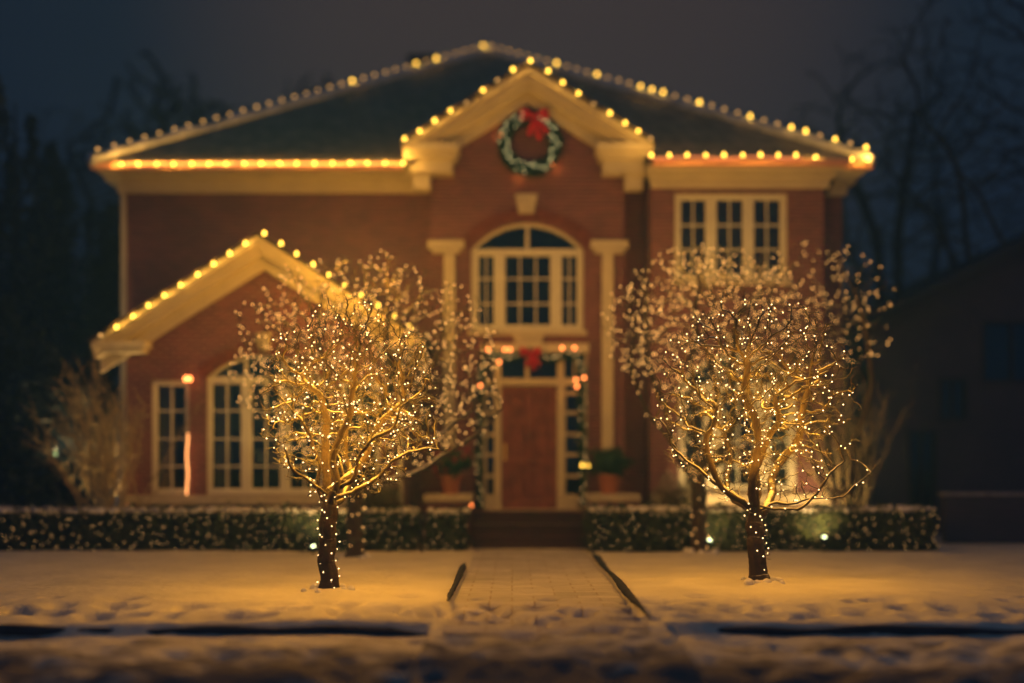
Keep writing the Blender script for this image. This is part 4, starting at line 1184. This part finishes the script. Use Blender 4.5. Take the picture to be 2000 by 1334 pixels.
# ================================================================ garden spot lamps, some added out of sight behind the hedges
def spot(label, px, py, Y, power, target, size=1.1, col=(1, .60, .20), glow=None):
    c = W(px, py, Y); base = Vector((c.x, c.y, 0)); root = empty('spot_lamp', base); tag(root, label, 'garden lamp', 'small garden lamps at the hedges')
    MB().tube([base, base + Vector((0, 0, max(.04, c.z-.05)))], .016, 8).build('stake', M_BLACK, root)
    MB().lathe([(.03, -.07), (.045, -.05), (.05, .0), (.046, .005)], c, 14, (0, -.25, 1)).build('housing', M_BLACK, root)
    MB().lathe([(.030, .006), (.028, .020), (.012, .03)], c, 14, (0, -.25, 1)).build('lens', glow or E_LAMP, root, smooth=True)
    ld = bpy.data.lights.new('lamp_light', 'SPOT'); ld.energy = power; ld.color = col; ld.spot_size = size*2; ld.spot_blend = .9; ld.shadow_soft_size = .04
    lo = bpy.data.objects.new('lamp_light', ld); sc.collection.objects.link(lo); lo.parent = root
    p = c + Vector((0, 0, .06)); lo.location = p - base
    d = (Vector(target) - p).normalized(); lo.rotation_mode = 'QUATERNION'; lo.rotation_quaternion = Vector((0, 0, -1)).rotation_difference(d)
spot('small glowing garden lamp beside the trunk of the rear right tree', 1386, 1056, 18.95, 32, (4.0, 21.6, 2.0))
spot('small glowing garden lamp near the right end of the right hedge', 1610, 1050, 19.05, 55, (4.9, 21.6, 2.2))
spot('small glowing garden lamp at the hedge left of the front left tree', 612, 1068, 18.9, 60, (-3.6, 20.3, 2.6))
spot('small pale garden lamp among the stems of the tall left shrub', 110, 888, 20.9, 90, (-6.9, 20.0, 2.6), 1.2, glow=E_LAMPD)
spot('added unseen garden lamp under the stems of the tall left shrub, at the wing corner', 222, 1020, 20.4, 330, (-7.2, 19.9, 3.2), 1.0)

spot('garden lamp hidden behind the right hedge below the bay window, nearer the steps', 1395, 1046, 20.62, 115, (3.7, 21.6, 2.2), 1.25)
spot('garden lamp hidden behind the right hedge below the bay window, nearer the corner', 1600, 1046, 20.5, 130, (5.6, 21.6, 2.2), 1.25)

# ================================================================ neighbours and trees beyond
M_OLDSNOW = mat('old_snow', (.3, .29, .3), .9)
nb = empty('neighbour_house', (11, 24, 0)); tag(nb, 'dark brick neighbouring house with a sloping gable roof on the right', 'house', 'neighbouring houses in the dark')
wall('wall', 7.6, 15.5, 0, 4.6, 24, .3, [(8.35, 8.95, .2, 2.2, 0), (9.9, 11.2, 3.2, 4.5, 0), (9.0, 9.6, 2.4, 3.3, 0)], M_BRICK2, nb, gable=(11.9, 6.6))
MB().box(7.9, 15.2, 24.6, 24.7, 0, 5.0).build('interior', M_ROOM, nb)
rm = MB(); rm.add(*slab([(6.9, 23.3, 4.25), (11.9, 23.3, 6.85), (11.9, 34, 6.85), (6.9, 34, 4.25)], .16)); rm.add(*slab([(11.9, 23.3, 6.85), (16.9, 23.3, 4.25), (16.9, 34, 4.25), (11.9, 34, 6.85)], .16)); rm.build('roof', mat('neighbour_roof', (.03, .035, .045), .9), nb)
for (a, b, c, d) in ((8.35, 8.95, .2, 2.2), (9.9, 11.2, 3.2, 4.5), (9.0, 9.6, 2.4, 3.3)):
    fm = MB(); fm.box(a, a+.06, 23.96, 24.1, c, d); fm.box(b-.06, b, 23.96, 24.1, c, d); fm.box(a+.06, b-.06, 23.96, 24.1, d-.06, d); fm.box(a+.06, b-.06, 23.96, 24.1, c, c+.06); fm.box((a+b)/2-.02, (a+b)/2+.02, 23.98, 24.08, c+.06, d-.06)
    wf = fm.build('window', M_BARK_D, nb); MB().box(a+.03, b-.03, 24.05, 24.056, c+.03, d-.03).build('glass', M_GLASS, wf)
lw = empty('garden_wall', (10.4, 21.6, 0)); tag(lw, 'low dark garden wall with a snowy coping in front of the right neighbour', 'wall')
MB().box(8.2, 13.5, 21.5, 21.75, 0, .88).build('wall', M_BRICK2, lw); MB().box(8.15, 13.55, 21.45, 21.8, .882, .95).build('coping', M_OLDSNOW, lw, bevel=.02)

nl = empty('neighbour_house', (-13, 31, 0)); tag(nl, 'dark neighbouring house with a snowy roof edge beyond the left trees', 'house', 'neighbouring houses in the dark')
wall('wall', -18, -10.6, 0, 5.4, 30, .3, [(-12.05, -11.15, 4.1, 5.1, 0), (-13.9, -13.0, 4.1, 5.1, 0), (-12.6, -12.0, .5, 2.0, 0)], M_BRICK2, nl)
MB().box(-17.6, -10.9, 30.6, 30.7, 0, 5.3).build('interior', M_ROOM, nl)
rm = MB(); rm.add(*slab([(-18.6, 29.4, 5.3), (-10.1, 29.4, 5.3), (-13.5, 34, 8.0), (-16.0, 34, 8.0)], .12)); rm.add(*slab([(-10.1, 29.4, 5.3), (-10.1, 38, 5.3), (-13.5, 34, 8.0)], .12)); rm.build('roof', M_ROOF, nl)
MB().tube([(-18.6, 29.35, 5.36), (-10.1, 29.35, 5.30)], .06, 6).build('roof_snow', M_RIDGE, nl)
for (a, b, c, d) in ((-12.05, -11.15, 4.1, 5.1), (-13.9, -13.0, 4.1, 5.1), (-12.6, -12.0, .5, 2.0)):
    fm = MB(); fm.box(a, a+.07, 29.95, 30.1, c, d); fm.box(b-.07, b, 29.95, 30.1, c, d); fm.box(a+.07, b-.07, 29.95, 30.1, d-.07, d); fm.box(a+.07, b-.07, 29.95, 30.1, c, c+.07); fm.box((a+b)/2-.02, (a+b)/2+.02, 29.98, 30.08, c+.07, d-.07)
    wf = fm.build('window', M_TRIM, nl); MB().box(a+.03, b-.03, 30.05, 30.056, c+.03, d-.03).build('glass', M_GLASS, wf)

fn = empty('wooden_fence', (7.6, 27, 0)); tag(fn, 'dark wooden fence between the house and the right neighbour', 'fence')
fb = MB()
for k in range(26): fb.box(5.9 + k*.16, 6.045 + k*.16, 27, 27.03, .1, 2.1 + .02*(k % 3))
fb.build('board', M_BARK_D, fn); MB().box(5.9, 10.1, 27.032, 27.09, .5, .6).build('rail', M_BARK_D, fn); MB().box(5.9, 10.1, 27.032, 27.09, 1.6, 1.7).build('rail', M_BARK_D, fn)
def conifer(label, x, y, h, r, seed, n=6000, bottom=.08):
    root = empty('conifer', (x, y, 0)); tag(root, label, 'tree', 'dark evergreens behind the house')
    g = np.random.default_rng(seed)
    MB().tube([(x, y, 0), (x, y, h*.97)], [r*.07+.05, .02], 7).build('trunk', M_BARK_D, root)
    K = 9; ax = g.uniform(-.75, .75, K)*r; ay = g.uniform(-.5, .5, K)*r; top = h*(1 - .30*(np.abs(ax)/r)**1.1 - .10*g.random(K)); ax[0] = 0; top[0] = h
    k = g.integers(0, K, n); t_ = g.random(n)**.8
    wid = r*.42*np.clip((1-t_)*1.8, 0, 1)**.7*(.65+.5*np.sin(t_*17+k))*(g.random(n)**.5) + .04
    az = g.random(n)*2*math.pi; z = .6 + t_*(top[k]-.6)
    sp_ = .35 + .65*np.sin(np.clip(t_*1.3, 0, 1)*math.pi/2)
    P_ = np.stack([x + ax[k]*sp_ + wid*np.cos(az), y + ay[k]*sp_ + wid*np.sin(az), z], 1)
    quadcloud('crown', P_, None, .13, M_CONIF, root, aspect=.3, seed=seed)
conifer('huge dark evergreen at the far left edge above the hedge', X(30, 24), 24, 9.4, 2.3, 6, 9000)
conifer('dark evergreen between the left edge tree and the house corner', X(130, 27), 27, 8.6, 1.6, 7)
conifer('low black evergreen at the left end of the hedge', X(15, 21.4), 21.4, 4.6, 1.7, 8, 8000)

conifer('dark evergreen filling the gap between the house and the right neighbour', 8.8, 31, 7.0, 2.0, 12, 8000)
def big_tree(label, base, fork, centre, radii, n, seed, rt_, limbs=7, step=.28, rm_=.014):
    tree(label, 'tree', base, fork, limbs, centre, radii, n, seed, material=M_BARK_D, group='bare trees in the dark at the sides', snow=False, step=step, kill=step*1.2, infl=step*6, rtrunk=rt_, rmin=rm_, wob=.3, twigs=True)
for lb_, px0, Y0, top0, w0, sd0 in (('tall feathery bare tree rising over the left end of the roof', 290, 34, 13.7, 1.7, 81), ('slender bare tree next to the tallest one above the left roof', 352, 36, 14.0, 1.2, 82), ('broad bare tree behind the left hip of the roof', 425, 35, 12.7, 1.8, 83), ('smaller bare tree behind the middle of the left hip', 488, 37, 13.1, 1.5, 84), ('faint bare tree top peeking over the hip near the chimney', 618, 40, 15.2, 2.0, 85)):
    x0_ = X(px0, Y0); big_tree(lb_, (x0_, Y0, 0), (x0_, Y0, top0-8.2), (x0_, Y0, top0-3.9), (w0*1.25, w0*.8, 4.1), 1000, sd0, .2, 8, .24, .042)
big_tree('big bare tree reaching branches over the right side of the sky', (12.6, 26, 0), (12.3, 26, 3.4), (10.6, 26, 8.2), (3.4, 2.4, 4.6), 1900, 71, .13, 12, .19, .010)
big_tree('second bare tree behind the right neighbour roof', (10.5, 30, 0), (10.5, 30, 4), (10.2, 30, 8.8), (3.8, 3, 4.5), 650, 73, .26, 7, .36)
big_tree('bare tree with thin branches at the upper left behind the house', (-13.5, 33, 0), (-13.4, 33, 4), (-12.6, 33, 8.0), (3.2, 2.5, 4.2), 600, 75, .22, 7, .34)

# ================================================================ night air
hz = MB().box(-60, 60, -3, 70, -2.5, 18).build('haze', None)
hm_ = bpy.data.materials.new('haze'); hm_.use_nodes = True; hn = hm_.node_tree; hn.nodes.clear()
ho = hn.nodes.new('ShaderNodeOutputMaterial'); pv = hn.nodes.new('ShaderNodeVolumePrincipled')
pv.inputs['Color'].default_value = (.14, .42, 1, 1); pv.inputs['Density'].default_value = 0.011; pv.inputs['Anisotropy'].default_value = 0.1
hn.links.new(pv.outputs[0], ho.inputs['Volume'])
hz.data.materials.append(hm_); tag(hz, kind='stuff')
cy.volume_bounces = 0
